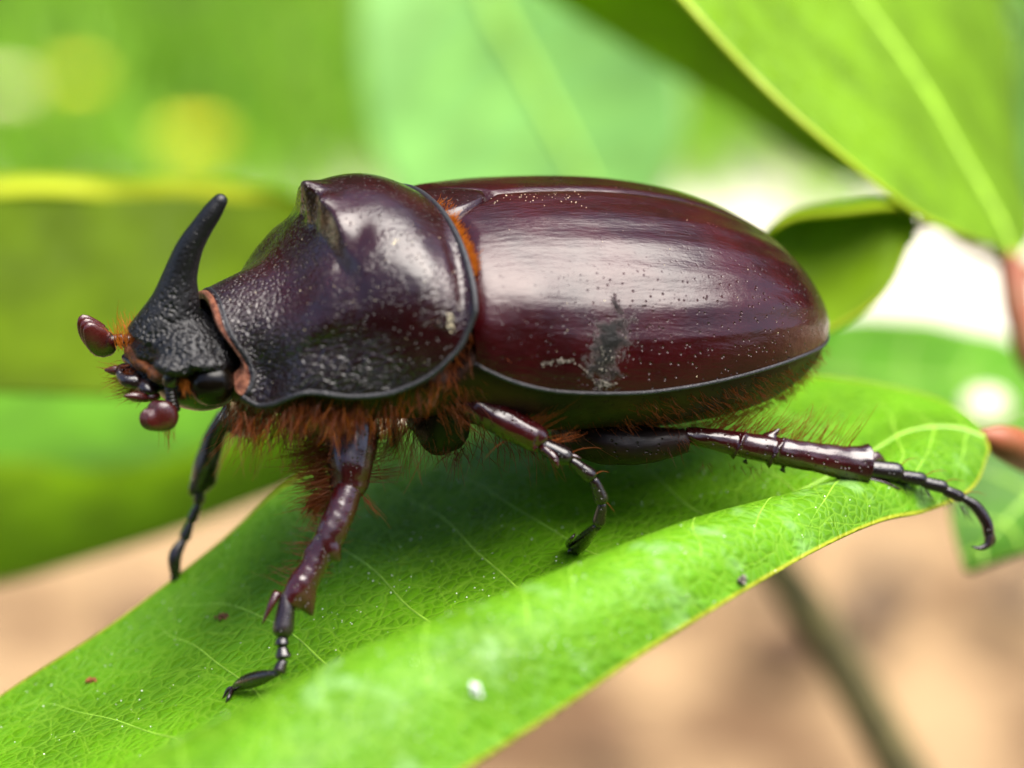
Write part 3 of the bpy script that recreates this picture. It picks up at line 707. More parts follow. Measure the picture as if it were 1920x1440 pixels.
def sub(V, Fc):
    idx = sorted({i for f in Fc for i in f}); mp = {a: b for b, a in enumerate(idx)}; return V[idx], [tuple(mp[i] for i in f) for f in Fc]
head = bk('head', sub(hv, fl_), m_head, label='black wrinkled head'); bk('horn', sub(hv, fh_), m_head, head, label='black horn curving back from the head')
# throat
bk('throat', ellip((-20.3, 0, -3.9), (2.6, 3.3, 1.75), n=18), chit('throat_chitin', (.006, .006, .004), (.012, .011, .006), rough=.3, pits=.3), head)
for sg in (1, -1): bk('eye', ellip((-20.25, sg * 3.55, -3.05), (1.25, 1.0, 1.2), n=24), m_eye, head)
# clypeus and mouth
bk('clypeus', fuse([ellip(px_y(268, 672, -.2), (.8, 1.6, .62), n=14), ellip(px_y(300, 700, 1.5), (.75, .9, .55), n=14), ellip(px_y(252, 660, -1.2), (.6, .8, .5), n=14)], .11, 3), m_clyp, head)
bk('lip', fuse([tube([px_y(232, 668, -1.6), px_y(262, 690, -.2), px_y(292, 714, 1.3)], [.22, .42, .25], 10, seg=12), ellip(px_y(275, 722, .8), (.7, 1.1, .5), n=12)], .09, 2), m_dark, head)
bk('mandible', fuse([tube([(-23.6, .9, -4.1), (-24.3, 0.6, -4.2), (-24.6, -.3, -4.1)], [.42, .36, .15], 10, seg=10), tube([(-23.6, -.9, -4.1), (-24.3, -.7, -4.1), (-24.6, .1, -4.0)], [.42, .36, .15], 10, seg=10), ellip((-23.0, 0, -4.4), (.9, 1.5, .7), n=12)], .1, 2), m_dark, head)
def palp(px0, py0, px1, py1, y0, y1, r):
    a = px_y(px0, py0, y0); b = px_y(px1, py1, y1); bk('palp', tube([a, a * .7 + b * .3, a * .35 + b * .65, b], [r * .6, r, r, .05], 10, seg=14), m_club, head)
palp(240, 695, 196, 694, -.5, -.9, .26); palp(285, 746, 232, 742, 1.6, 1.6, .28); palp(300, 742, 268, 747, 1.7, 1.6, .24)
def antenna(scape, beads, club, r_club):
    a = bk('antenna', fuse([tube(scape, [.42, .5, .36], 10, seg=10)], .09, 2), m_dark, head)
    for i, t in enumerate(np.linspace(0, 1, 8)):
        p = np.asarray(beads[0]) * (1 - t) + np.asarray(beads[1]) * t; dr = np.asarray(beads[1]) - beads[0]; dr /= np.linalg.norm(dr)
        u_ = np.cross(dr, (0, 0, 1.)); u_ /= np.linalg.norm(u_); v_ = np.cross(dr, u_)
        ax = np.stack([u_, v_, dr]); bk('bead', ellip(p, (.27 + .02 * i, .27 + .02 * i, .16), ax, 8), m_dark, head)
    for k_, off in enumerate((-.42, 0, .42)):
        c = cat(club, 12); c = c + np.array(CLO) * off
        bk('club_plate', tube(c, np.array([.35, .62, .78, .85, .86, .84, .8, .74, .66, .55, .42, .16]) * r_club, 12, flat=np.array(CLO), fl=.36), m_club, head)
CLO = (0.15, .9, .35)
antenna([px_y(325, 690, 2.9), px_y(320, 712, 3.0), px_y(317, 725, 3.0)], [px_y(317, 722, 3.0), px_y(325, 768, 3.0)],
        [px_y(326, 770, 3.0), px_y(305, 778, 3.1), px_y(285, 784, 3.1), px_y(268, 780, 3.1)], 1.0)
CLO = (.25, .9, -.2)
antenna([px_y(250, 645, -2.3), px_y(240, 640, -2.4), px_y(232, 637, -2.6)], [px_y(228, 634, -2.6), px_y(210, 640, -2.8)],
        [px_y(210, 640, -2.8), px_y(190, 640, -3.0), px_y(172, 622, -3.0), px_y(157, 600, -3.0)], .95)

# ---- legs
LEGG = {}
def leg_tree(name_label, femur, tibia, tarsi, claws, spurs=(), lab=None):
    l_ = bk('leg', knobbly(femur[0], .035, 2.3), femur[1], label=lab)
    bk('tibia', knobbly(tibia[0], .022, 3.7), tibia[1], l_)
    for t in tarsi: bk('tarsus_segment', t, m_dark, l_)
    for c in claws: bk('claw', c, m_dark, l_)
    for c in spurs: bk('spur', c, m_leg, l_)
    return l_
def taper(a, b, r0, r1, rm=None, n=10, bell=True):
    """tarsal segment: narrow at the joint, flaring to its far end"""
    a = np.asarray(a); b = np.asarray(b); d = b - a
    return tube([a, a + d * .12, a + d * .5, a + d * .86, b], [r0 * .7, r0, (r0 + r1) * .52, r1, r1 * .62], n, seg=12)
LF = lambda px, py, up=.15: toB(on_leaf(px, py, up))
# left front leg
kn = PB(655, 908, -8.0)
fem = fuse([tube([(-15.0, 3.2, -3.6), PB(650, 800, -7.2), PB(656, 870, -8.0), kn], [2.0, 1.75, 1.3, 1.1], 14, seg=20), ellip(kn + (0, 0, .1), (1.15, 1.15, 1.0), n=12)], .14, 3)
a0 = PB(655, 915, -8.6)
tp = [a0, PB(628, 985, -9.2), PB(594, 1050, -9.6), PB(558, 1112, -10.0), PB(545, 1138, -10.2)]
tib = fuse([tube(tp, [.80, .88, .76, .84, .6], 14, seg=24), tube([PB(604, 1000, -9.4), PB(622, 1034, -9.6), PB(638, 1052, -9.6)], [.7, .62, .14], 10, seg=10), tube([PB(590, 1030, -9.5), PB(574, 1046, -9.6), PB(566, 1054, -9.6)], [.5, .3, .05], 8, seg=6), 
            tube([PB(566, 1085, -10), PB(572, 1126, -10), PB(586, 1156, -10)], [.74, .64, .12], 10, seg=10), tube([PB(645, 940, -9), PB(655, 960, -9), PB(660, 968, -9)], [.6, .3, .1], 8, seg=6)], .1, 3)
j = [PB(540, 1112, -10.2), PB(529, 1195, -10.6), PB(529, 1212, -10.7), PB(532, 1236, -10.8), PB(522, 1262, -10.9)]
c0 = LF(440, 1298, .25)
tar = [taper(j[0], j[1], .46, .58), taper(j[1], j[2], .32, .40), taper(j[2], j[3], .28, .46), taper(j[3], j[4], .26, .38),
       tube([j[4], j[4] * .6 + c0 * .4 + (0, 0, .1), j[4] * .25 + c0 * .75 + (0, 0, .15), c0], [.18, .42, .40, .16], 10, seg=14)]
clw = [tube([c0, c0 * .5 + LF(420, 1306, .2) * .5 + (0, 0, .1), LF(418, 1310, .02)], [.16, .12, .03], 8, seg=8), tube([c0, LF(432, 1312, .2), LF(424, 1318, .02)], [.16, .12, .03], 8, seg=8)]
sp_ = [tube([PB(520, 1110, -10.3), PB(508, 1135, -10.6), PB(492, 1170, -10.8)], [.24, .2, .04], 8, seg=8)]
leg_tree('', (fem, m_leg), (tib, m_leg), tar, clw, sp_, 'long toothed near front leg')
# right front leg
kn = PB(425, 780, 5.0)
fem = fuse([tube([(-15.5, -3.2, -3.8), PB(470, 770, 4.2), kn], [2.0, 1.5, 1.0], 12, seg=14)], .16, 2)
tib = fuse([tube([kn, PB(402, 820, 5.6), PB(388, 870, 6.0), PB(374, 915, 6.4)], [.62, .66, .78, .66], 12, seg=18), tube([PB(378, 890, 6.2), PB(364, 912, 6.2), PB(357, 930, 6.2)], [.5, .35, .1], 8, seg=8),
            tube([PB(392, 880, 6.2), PB(398, 900, 6.2), PB(396, 915, 6.2)], [.4, .3, .1], 8, seg=6)], .11, 2)
e_ = LF(331, 1083, .2)
j = [PB(376, 905, 6.3), PB(372, 945, 6.5), PB(358, 980, 6.7), PB(345, 1012, 6.8)]
tar = [taper(j[0], j[1], .3, .36), taper(j[1], j[2], .26, .34), taper(j[2], j[3], .26, .36), tube([j[3], j[3] * .5 + e_ * .5 + (-.3, 0, .1), e_], [.24, .42, .30], 10, seg=12)]
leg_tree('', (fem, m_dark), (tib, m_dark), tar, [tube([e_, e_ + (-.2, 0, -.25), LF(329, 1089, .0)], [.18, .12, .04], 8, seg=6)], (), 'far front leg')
# left middle leg
r0_ = PB(838, 728, -7.5)
fem = fuse([tube([(-7.0, 3.6, -4.0), PB(835, 800, -6.0), PB(840, 770, -7.0), r0_], [1.8, 1.5, 1.1, .7], 12, seg=18), ellip(PB(828, 800, -5.0), (1.4, 1.2, 1.7), n=12)], .16, 3)
tp = [r0_, PB(890, 760, -8.3), PB(950, 792, -8.6), PB(1005, 822, -8.6)]
tib = fuse([tube(tp, [.62, .84, .92, .82], 14, seg=20), ellip(PB(1008, 822, -8.6), (.62, .62, .78), n=10)] + [tube([PB(x_, y_, -9), PB(x_ + 4, y_ + 12, -9.2)], [.24, .03], 6) for x_, y_ in ((900, 782), (935, 802), (965, 818), (1000, 838))] + [tube([PB(x_, y_, -8.6), PB(x_ + 10, y_ - 8, -8.6)], [.24, .03], 6) for x_, y_ in ((925, 757), (965, 780), (1000, 800))] +
           [tube([PB(880 + 1, 745, -8.5), PB(893, 744, -8.5)], [.35, .1], 8)], .1, 2)
j = [PB(1012, 832, -8.6), PB(1070, 862, -8.4), PB(1113, 897, -8.0), PB(1130, 943, -7.4), PB(1122, 985, -6.8)]
e_ = LF(1078, 1036, .25)
tar = [taper(j[0], j[1], .46, .52), taper(j[1], j[2], .28, .42), taper(j[2], j[3], .28, .42), taper(j[3], j[4], .27, .38), tube([j[4], j[4] * .6 + e_ * .4, j[4] * .25 + e_ * .75 + (.05, 0, 0), e_], [.22, .36, .46, .40], 10, seg=14)]
clw = [tube([e_, e_ + (-.5, .1, .35), PB(1072, 1010, -6.3), PB(1078, 1000, -6.2)], [.26, .2, .12, .03], 8, seg=10), tube([e_, e_ + (-.4, .3, 0), LF(1066, 1040, .02)], [.24, .16, .05], 8, seg=8)]
sp_ = [tube([PB(1016, 838, -8.8), PB(1038, 858, -9.1), PB(1046, 878, -9.2)], [.25, .26, .08], 8, seg=8), tube([PB(1020, 828, -8.4), PB(1045, 836, -8.3), PB(1068, 842, -8.2)], [.2, .2, .06], 8, seg=8), tube([PB(1050, 852, -8.4), PB(1075, 856, -8.4), PB(1090, 860, -8.4)], [.25, .2, .04], 8, seg=6)]
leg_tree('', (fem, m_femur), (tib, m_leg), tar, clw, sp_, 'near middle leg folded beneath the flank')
# left hind leg
r0_ = PB(1290, 825, -3.0)
fem = fuse([tube([(1.5, 4.0, -4.6), PB(1130, 828, -3.6), PB(1210, 834, -3.4), r0_], [1.5, 1.3, 1.15, .7], 14, seg=18)], .16, 3)
tp = [PB(1285, 815, -3.0), PB(1340, 824, -2.8), PB(1440, 843, -2.0), PB(1540, 860, -1.0), PB(1596, 870, -.2), PB(1624, 872, .1)]
tib = fuse([tube(tp, [.46, .66, .82, .90, 1.08, 1.26], 16, seg=30), tube([PB(1600, 855, 0), PB(1620, 843, .1), PB(1632, 836, .2)], [.5, .35, .08], 8, seg=8),
            tube([PB(1600, 885, -.3), PB(1615, 898, -.2), PB(1622, 903, -.2)], [.5, .4, .12], 8, seg=8), tube([PB(1440, 822, -2), PB(1452, 812, -2), PB(1463, 802, -2)], [.4, .2, .04], 8, seg=6)] +
           [tube([PB(x_ - 12, y0_, dd_), PB(x_, y0_ + 6, dd_)], [r_ * .9, r_ * 1.2], 16) for x_, y0_, dd_, r_ in ((1388, 830, -2.5, .78), (1456, 844, -1.9, .88))] + [tube([PB(x_, 812 + (x_ - 1300) * .11, dd_), PB(x_ + 9, 803 + (x_ - 1300) * .11, dd_)], [.2, .03], 6) for x_, dd_ in ((1330, -2.6), (1392, -2.3), (1448, -1.9), (1500, -1.3), (1560, -.7))] + [tube([PB(x_, y_, -1.5), PB(x_ + 8, y_ + 10, -1.4)], [.22, .03], 6) for x_, y_ in ((1395, 862), (1466, 878))], .08, 1)
j = [PB(1618, 878, .1), PB(1692, 886, .6), PB(1735, 900, 1.2), PB(1775, 915, 1.6), PB(1806, 934, 2.0)]
tar = [taper(j[0], j[1], .52, .56), taper(j[1] + (-.3, 0, -.2), j[2], .38, .42), taper(j[2] + (-.25, 0, -.1), j[3], .34, .40), taper(j[3] + (-.2, 0, -.1), j[4], .32, .36),
       tube([j[4] + (-.1, 0, .05), PB(1830, 950, 2.2), PB(1850, 980, 2.3), PB(1854, 1002, 2.3)], [.22, .34, .36, .34], 10, seg=16)]
clw = [tube([PB(1854, 1000, 2.3), PB(1852, 1020, 2.2), PB(1838, 1028, 2.1), PB(1822, 1025, 2.0)], [.3, .22, .15, .03], 8, seg=12), tube([PB(1856, 998, 2.6), PB(1862, 1014, 3.2), PB(1852, 1024, 3.6), PB(1840, 1022, 3.8)], [.26, .18, .12, .03], 8, seg=12)]
sp_ = [tube([PB(1628, 868, 1.4), PB(1642, 856, 1.8), PB(1660, 868, 2.2)], [.3, .34, .1], 8, seg=8), tube([PB(1620, 898, 0), PB(1655, 905, .2), PB(1690, 918, .4)], [.24, .16, .03], 8, seg=8)]
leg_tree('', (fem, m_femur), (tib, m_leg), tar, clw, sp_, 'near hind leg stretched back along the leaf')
# far middle and hind legs, tucked on the far side
for r_, k_, f_, t_ in (((-6.5, -3.6, -4.2), (-6.5, -7.5, -5.6), (-4.5, -9.0, -8.6), (-4.0, -9.5, -11.5)), ((2.5, -4, -4.4), (7, -8.2, -5.0), (10, -8.6, -8.0), (13.5, -8.2, -9.3))):
    k_, f_, t_ = map(np.array, (k_, f_, t_))
    fem = fuse([tube([r_, (np.array(r_) + k_) / 2, k_], [1.8, 1.5, .9], 12, seg=12)], .18, 2); tib = fuse([tube([k_, (k_ + f_) / 2, f_], [.6, .8, .8], 12, seg=12)], .14, 2)
    # foot ends on the leaf
    w_ = wB(t_[None])[0]; hh = LEAF.find_nearest(Vector(w_)); e_ = toB(np.array(hh[0])) + (0, 0, .15)
    tar = [taper(f_ + (e_ - f_) * a_, f_ + (e_ - f_) * (a_ + .26), .3, .36) for a_ in (0, .25, .5, .75)]
    leg_tree('', (fem, m_femur), (tib, m_leg), tar, [tube([e_, e_ + (-.3, -.1, -.1)], [.2, .05], 8)], (), 'far leg tucked behind the body')

# ---- hair
def fringe(n, f, mat, name='hair_fringe', parent=None, seg=5):
    sp = [f(rng.random()) for _ in range(n)]; sp = [x for x in sp if x is not None]
    return bk(name, hairs(sp, 3, seg), mat, parent, kind='stuff', recalc=False)
nr = rng.normal
def rooted(a, b, dirn, L, w=.03, spread=.2, jit=.25):
    a, b = np.asarray(a), np.asarray(b); dirn = np.asarray(dirn, float)
    def f(t):
        p = a + (b - a) * t + nr(0, jit, 3); d = dirn + nr(0, spread, 3); return p, p + d * rng.uniform(L * .6, L * 1.15), nr(0, .12 * L / 2, 3), rng.uniform(w * .7, w * 1.2)
    return f
def f_collar(t):        # under the lower edge of the pronotum
    i = int(t * (len(PRN) - 1)); p = PRN[i, -1] + nr(0, .12, 3); p[1] -= rng.uniform(.3, 1.6); p[2] -= rng.uniform(.5, 1.9)
    L = rng.uniform(.7, 1.6); return p, p + np.array([nr(-.1, .35), nr(.35, .3), -1.0]) * L, nr(0, .12, 3), rng.uniform(.022, .04)
fringe(430, f_collar, m_hair); fringe(110, f_collar, m_hair_o); fringe(160, f_collar, m_hair_d)
def f_thorax(t):        # breast
    p = np.array([-19 + 12 * t, rng.uniform(1, 5.5), -4.6 + nr(0, .3)]); L = rng.uniform(1.2, 2.8)
    return p, p + np.array([nr(-.2, .45), nr(.4, .35), -1.0]) * L, nr(0, .15, 3), rng.uniform(.018, .034)
fringe(520, f_thorax, m_hair)
def f_gap(t):           # orange tuft between shield and wing cases
    y = .5 + 6.6 * t; p = np.array([-8.35 + rng.uniform(0, .9), y, 7.35 - .55 - .036 * y ** 1.9 + nr(0, .18)])
    return p, p + np.array([.35 + nr(0, .15), nr(.1, .2), .75 + nr(0, .2)]) * rng.uniform(.4, .85), nr(0, .05, 3), .035
fringe(1300, f_gap, m_hair_o)
def f_side(t):          # flank between shield and wing case
    p = np.array([-8.6 + 2.2 * rng.random(), 8.2 - 1.5 * rng.random(), 3.5 - 6.5 * t]); return p, p + np.array([nr(.4, .4), nr(.8, .3), nr(-.6, .3)]) * rng.uniform(.7, 1.6), nr(0, .1, 3), .03
fringe(350, f_side, m_hair)
def f_belly(t):
    p = np.array([-4 + 15 * t, 8.0 - rng.random(), float(ip(-4 + 15 * t, ZM)) - 1.2 - rng.random()]); return p, p + np.array([nr(.2, .35), nr(.5, .25), nr(-.6, .35)]) * rng.uniform(.4, 1.6), nr(0, .08, 3), .024
fringe(700, f_belly, m_hair)
def f_rear(t):          # short brown down on the abdomen below the rim
    s_ = 2 + 15 * t; w_ = float(welt(np.array(s_))); a_ = rng.uniform(.1, 1.1); zc_ = float(ip(s_, ZM)); zb_ = float(ip(s_, [(-8, -5.0), (2, -5.2), (8, -4.8), (12, -4.2), (15, -3.2), (17, -2.0), (17.95, -1.0)]))
    p = np.array([s_, (w_ * .96 - .1) * cos(a_), zc_ + (zb_ - zc_) * math.sin(a_)]); return p, p + np.array([.6 + nr(0, .2), cos(a_) * .5 + nr(0, .2), -.4 + nr(0, .25)]) * rng.uniform(.3, .9), nr(0, .05, 3), .022
fringe(900, f_rear, m_hair)
fringe(150, rooted((-6.0, 4.5, -4.2), (0, 6.0, -4.6), (.4, .5, -.8), 1.7, .026, .35, .6), m_hair)
# front femur brush, tibia bristles
ff = (CR * -.95 + CU * -.15); toBd = lambda w: np.array([w @ bs, w @ bl, w @ bu])
L_ = lambda x, y: toBd(CR * x + CU * y)
fringe(420, rooted(PB(612, 830, -8), PB(622, 930, -8), L_(-.95, -.25), 1.9, .03, .22, .35), m_hair)
fringe(160, rooted(PB(615, 925, -7.6), PB(600, 930, -7.6), L_(-.5, -.9), 1.4, .028, .2, .3), m_hair)
fringe(110, rooted(PB(688, 790, -7), PB(688, 905, -7.6), L_(1, .1), 2.2, .02, .22, .15), m_hair_d)
fringe(14, rooted(PB(685, 925, -8), PB(680, 940, -8), L_(.7, -.8), 1.5, .022, .15, .1), m_hair)
fringe(46, rooted(PB(612, 960, -9), PB(525, 1120, -10), L_(-.9, .05), 1.3, .022, .3, .12), m_hair_d)
fringe(18, rooted(PB(660, 950, -9), PB(600, 1090, -10), L_(.9, -.1), .8, .018, .3, .1), m_hair_d)
# middle tibia and hind tibia bristles
fringe(95, rooted(PB(870, 735, -8), PB(1010, 812, -8.3), L_(.85, .50), 3.0, .026, .16, .1), m_hair)
fringe(120, rooted(PB(905, 720, -5), PB(1120, 800, -4), L_(.7, -.55), 2.4, .022, .3, .4), m_hair_d)
fringe(16, rooted(PB(1015, 828, -8.4), PB(1030, 832, -8.4), L_(.95, .25), 2.0, .026, .12, .1), m_hair)
fringe(70, rooted(PB(1310, 803, -2.6), PB(1462, 820, -1.6), L_(.66, .62), 2.4, .028, .12, .1), m_hair)
fringe(34, rooted(PB(1465, 822, -1.6), PB(1600, 842, -.2), L_(.55, .75), 2.4, .026, .1, .08), m_hair)
fringe(18, rooted(PB(1310, 868, -2.6), PB(1440, 878, -1.6), L_(.15, -.9), .9, .018, .2, .08), m_hair_d)
for a_, b_ in (((1690, 872, .8), (1725, 860, .8)), ((1735, 893, 1.2), (1778, 884, 1.2)), ((1770, 906, 1.6), (1808, 903, 1.6)), ((1806, 928, 2), (1848, 928, 2.2)), ((1066, 852, -8), (1128, 841, -8)), ((960, 822, -8.8), (908, 862, -9)), ((1112, 895, -8), (1142, 886, -8)), ((1130, 940, -7.4), (1152, 960, -7.2))):
    bk('bristle', hairs([(PB(*a_), PB(*b_), L_(-.05, .18), .035)], 4, 8), m_hair, recalc=False, kind='stuff')
for k_ in range(4):
    x_, y_ = ((1690, 902), (1735, 915), (1775, 932), (1806, 950))[k_]
    fringe(9, rooted(PB(x_ - 8, y_ - 4, .6 + .5 * k_), PB(x_ + 4, y_ + 2, .8 + .5 * k_), L_(.4, -.85), 1.0, .032, .15, .08), m_dark)
# head hair
fringe(90, rooted(px_y(222, 650, -1.6), px_y(262, 640, -1.0), L_(-.15, .95), 1.5, .028, .3, .18), m_hair_o)
fringe(240, rooted(px_y(240, 690, -.6), px_y(280, 735, .8), L_(-.95, -.25), 1.2, .024, .3, .3), m_hair)
fringe(110, rooted(px_y(335, 712, 3), px_y(355, 715, 3.2), L_(.25, -.8), .9, .028, .25, .15), m_hair_o)
fringe(22, rooted(px_y(300, 795, 2.2), px_y(322, 792, 2.2), L_(.1, -1), 1.1, .02, .15, .15), m_hair_o)
fringe(60, rooted(px_y(255, 660, -.6), px_y(310, 690, 1.2), L_(-.3, -.6), .7, .025, .35, .25), m_hair)

fringe(130, rooted(PB(1110, 815, -4.2), PB(1290, 822, -3.6), L_(.35, -.75), 1.0, .024, .35, .25), m_hair_d)
fringe(120, rooted(PB(815, 790, -6.6), PB(860, 850, -6.4), L_(-.1, -.8), 1.3, .026, .4, .35), m_hair_d)
# ---- grit and dried crust on the shell
dust = solid('dust_grain', (.62, .55, .36), .8, .4, 3.0); crust = solid('dried_crust', (.12, .10, .075), .85, .5, 2.5, col2=(.26, .23, .19))
def scatter(tree, n, region, lift=.01):
    out = []
    for _ in range(n):
        x_, y_ = region(); h_, n_ = hit(tree, x_, y_)
        if h_ is not None: out.append(toB(h_))
    return out
pts = scatter(T_EL, 60, lambda: (rng.uniform(900, 1100), 372 + nr(0, 7))) + scatter(T_EL, 22, lambda: (rng.uniform(900, 1500), rng.uniform(380, 720))) + scatter(T_PR, 60, lambda: (rng.uniform(430, 880), rng.uniform(340, 720)))
bk('grit', grains(pts, .02, .06), dust, kind='stuff', smooth=False)
pts = scatter(T_PR, 26, lambda: (844 + nr(0, 5), 603 + nr(0, 9))) + scatter(T_PR, 10, lambda: (741 + nr(0, 4), 452 + nr(0, 4)))
bk('grit', grains(pts, .04, .11), dust, kind='stuff', smooth=False)
pts = scatter(T_EL, 70, lambda: (lambda t: (1015 + 66 * t, 682 - 6 * t + nr(0, 2.5)))(rng.random())) + scatter(T_EL, 60, lambda: (1132 + nr(0, 11), 720 + nr(0, 5))) + scatter(T_EL, 45, lambda: (1135 + nr(0, 12), 672 + nr(0, 16))) + scatter(T_EL, 16, lambda: (lambda t: (1085 + 25 * t, 684 + 22 * t))(rng.random()))
bk('dried_crust', grains(pts, .03, .10), crust, kind='stuff', smooth=False)

# ================================================================== SMALL THINGS ON THE LEAF
sp_ = []
for _ in range(1500):
    if rng.random() < .6: x_, y_ = rng.uniform(0, 1100), rng.uniform(950, 1420)
    else: x_, y_ = rng.uniform(600, 1700), rng.uniform(880, 1250)
    h_, n_ = hit(LEAF, x_, y_)
    if h_ is not None: sp_.append(h_)
keep = [p for p in sp_ if rng.random() < .35]
o = mk('dust_specks', grains(keep, .025, .085), solid('white_dust', (.75, .75, .70), .6, .1), smooth=False, kind='stuff'); tag(o, 'fine white dust specks scattered over the green leaf under the beetle', 'dust')
for (x_, y_), lb, r_ in (((417, 1158), 'dark brown soil crumb on the leaf beside the near front foot', .36), ((173, 1276), 'rusty brown crumb on the leaf near its outer edge', .30), ((1390, 1088), 'pale tan crumb stuck near the folded leaf margin', .42)):
    h_ = on_leaf(x_, y_, .08); g_ = grains([h_ + nr(0, r_ * .5, 3) * (1, 1, .3) for _ in range(14)], r_ * .35, r_ * .8)
    o = mk('soil_crumb', g_, crust if y_ == 1088 else solid('crumb', (.12, .05, .02) if x_ > 200 else (.30, .10, .03), .9, .5, 3), smooth=False); tag(o, lb, 'crumb')
o = mk('seed_fluff', grains([on_leaf(890, 1292, .1) + nr(0, .14, 3) for _ in range(12)], .14, .26), solid('white_fluff', (.8, .82, .8), .7, .05), smooth=False); tag(o, 'single white fleck on the folded near half of the leaf', 'fleck')

# ================================================================== LAWN, FLOWERS
gr = M('grass_blade'); tn = gr.attr('tone'); c = gr.mix(tn, (.10, .25, .012), (.38, .70, .05)); c = gr.mix(gr.mr(tn, .93, 1.0), c, (.42, .46, .09)); gr.pr(col=c, rough=.5, spec=.4)
tr = gr.n('ShaderNodeBsdfTranslucent'); gr.l(c, tr.inputs[0]); mx = gr.n('ShaderNodeMixShader'); mx.inputs[0].default_value = .35
gr.l(gr.p.outputs[0], mx.inputs[1]); gr.l(tr.outputs[0], mx.inputs[2]); gr.l(mx.outputs[0], gr.out.inputs[0])
NB = 42000
bx = rng.uniform(-1.5, 1.6, NB); by = 1.3 + 4.2 * rng.random(NB) ** 1.6
def lawn_edge(x): return 1.40 + .05 * np.sin(x * 7 + .5)
ok = by > lawn_edge(bx) + rng.normal(0, .06, NB); bx, by = bx[ok], by[ok]; NB = len(bx)
tone = .5 + .28 * np.sin(bx * 17 + 2 * np.sin(by * 9)) * np.cos(by * 13 + 1.5 * np.sin(bx * 11)) + .22 * np.sin(bx * 37 + by * 29) ; tone = np.clip(tone + rng.normal(0, .12, NB), 0, 1)
hh = rng.uniform(.03, .085, NB) * (.7 + .6 * tone); an = rng.uniform(0, 2 * pi, NB); wd_ = rng.uniform(.0025, .006, NB); lean = rng.uniform(.1, .7, NB) * hh; la = rng.uniform(0, 2 * pi, NB)
bz = np.full(NB, GZ - .012)
V = np.zeros((NB, 5, 3)); dx, dy = np.cos(an) * wd_, np.sin(an) * wd_; lx, ly = np.cos(la) * lean, np.sin(la) * lean
for i_, (sx, t_, w_) in enumerate(((-1, 0, 1), (1, 0, 1), (1, .55, .8), (-1, .55, .8), (0, 1, 0))):
    V[:, i_, 0] = bx + sx * w_ * dx + lx * t_ * t_; V[:, i_, 1] = by + sx * w_ * dy + ly * t_ * t_; V[:, i_, 2] = bz + hh * t_
b0 = np.arange(NB) * 5
me = bpy.data.meshes.new('grass'); me.from_pydata(V.reshape(-1, 3).tolist(), [], [tuple(q) for q in np.stack([b0, b0 + 1, b0 + 2, b0 + 3], 1).tolist()] + [tuple(q) for q in np.stack([b0 + 3, b0 + 2, b0 + 4], 1).tolist()])
at = me.attributes.new('tone', 'FLOAT', 'POINT'); at.data.foreach_set('value', np.repeat(tone, 5).astype(np.float32)); me.materials.append(gr.m)
o = bpy.data.objects.new('grass', me); COL.objects.link(o); tag(o, 'blurred green lawn grass beyond the sandy soil', 'grass'); o['kind'] = 'stuff'
def ground_at(px, py, z=GZ):
    r = P(px, py, 0) - CAM; t = (z / S - CAM[2]) / r[2]; return (CAM + r * t) * S
pet = solid('yellow_petal', (.85, .74, .01), .6, .1); pet2 = solid('cream_petal', (.80, .74, .42), .6, .1); stem_m = solid('flower_stem', (.10, .22, .03), .6)
for (x_, y_, r_, mt, lb) in ((362, 268, .017, pet, 'blurred yellow flower in the lawn above the olive leaf'), (145, 150, .013, pet, 'small faint yellow flower in the lawn beside the cream flower'), (8, 175, .016, pet2, 'blurred cream flower at the edge of the lawn')):
    hz = GZ + .06; c_ = ground_at(x_, y_, hz) / S; base = c_ * 1.0; base[2] = GZ / S - 6
    t_ = thing('lawn_flower', lb, 'flower', base, 'flowers in the lawn')
    mk('stem', tube([base, (base + c_) / 2 + (4, 0, 0), c_], [1.6, 1.5, 1.6], 8, seg=8), stem_m, t_)
    ps = []
    for ring_, (nn_, rr_, up_) in enumerate(((14, 1.0, .25), (12, .75, .5), (9, .45, .75))):
        for k_ in range(nn_):
            a_ = 2 * pi * (k_ + .5 * ring_) / nn_; R_ = r_ / S * rr_; dirv = np.array([cos(a_), sin(a_) - .55, 0]) if False else np.array([cos(a_), sin(a_), 0])
            side = np.array([-sin(a_), cos(a_), 0]) * R_ * .26; tip = c_ + dirv * R_ + np.array([0, 0, R_ * up_])
            mid_ = c_ + dirv * R_ * .6 + np.array([0, 0, R_ * up_ * .5])
            ps.append(([c_, mid_ - side, tip, mid_ + side, mid_ + np.array([0, 0, .8])], [(0, 1, 4), (1, 2, 4), (2, 3, 4), (3, 0, 4)]))
    mk('petals', join(ps), mt, t_, smooth=False, recalc=False); mk('flower_heart', ellip(c_ + (0, 0, 3), (r_ / S * .3, r_ / S * .3, 5), n=8), mt, t_)
# pale disc added for a blurred bright highlight by the level leaf
pc = P(1850, 758, 96); ps = np.array([[pc + CR * 2.2 * r_ * cos(a_) + (CU * .85 + CF * .4) * 1.8 * r_ * sin(a_) + CF * .25 * r_ * r_ for a_ in np.linspace(0, 2 * pi, 25)] for r_ in np.linspace(.02, 1, 6)])
o = mk('highlight_disc', grid(ps), solid('highlight_disc', (.80, .74, .55), .6, .1), recalc=False); tag(o, 'cream disc standing in for a blurred highlight by the level leaf beyond the red leaf stalk', 'light_spot')
o.modifiers.new('thickness', 'SOLIDIFY').thickness = .2 * S
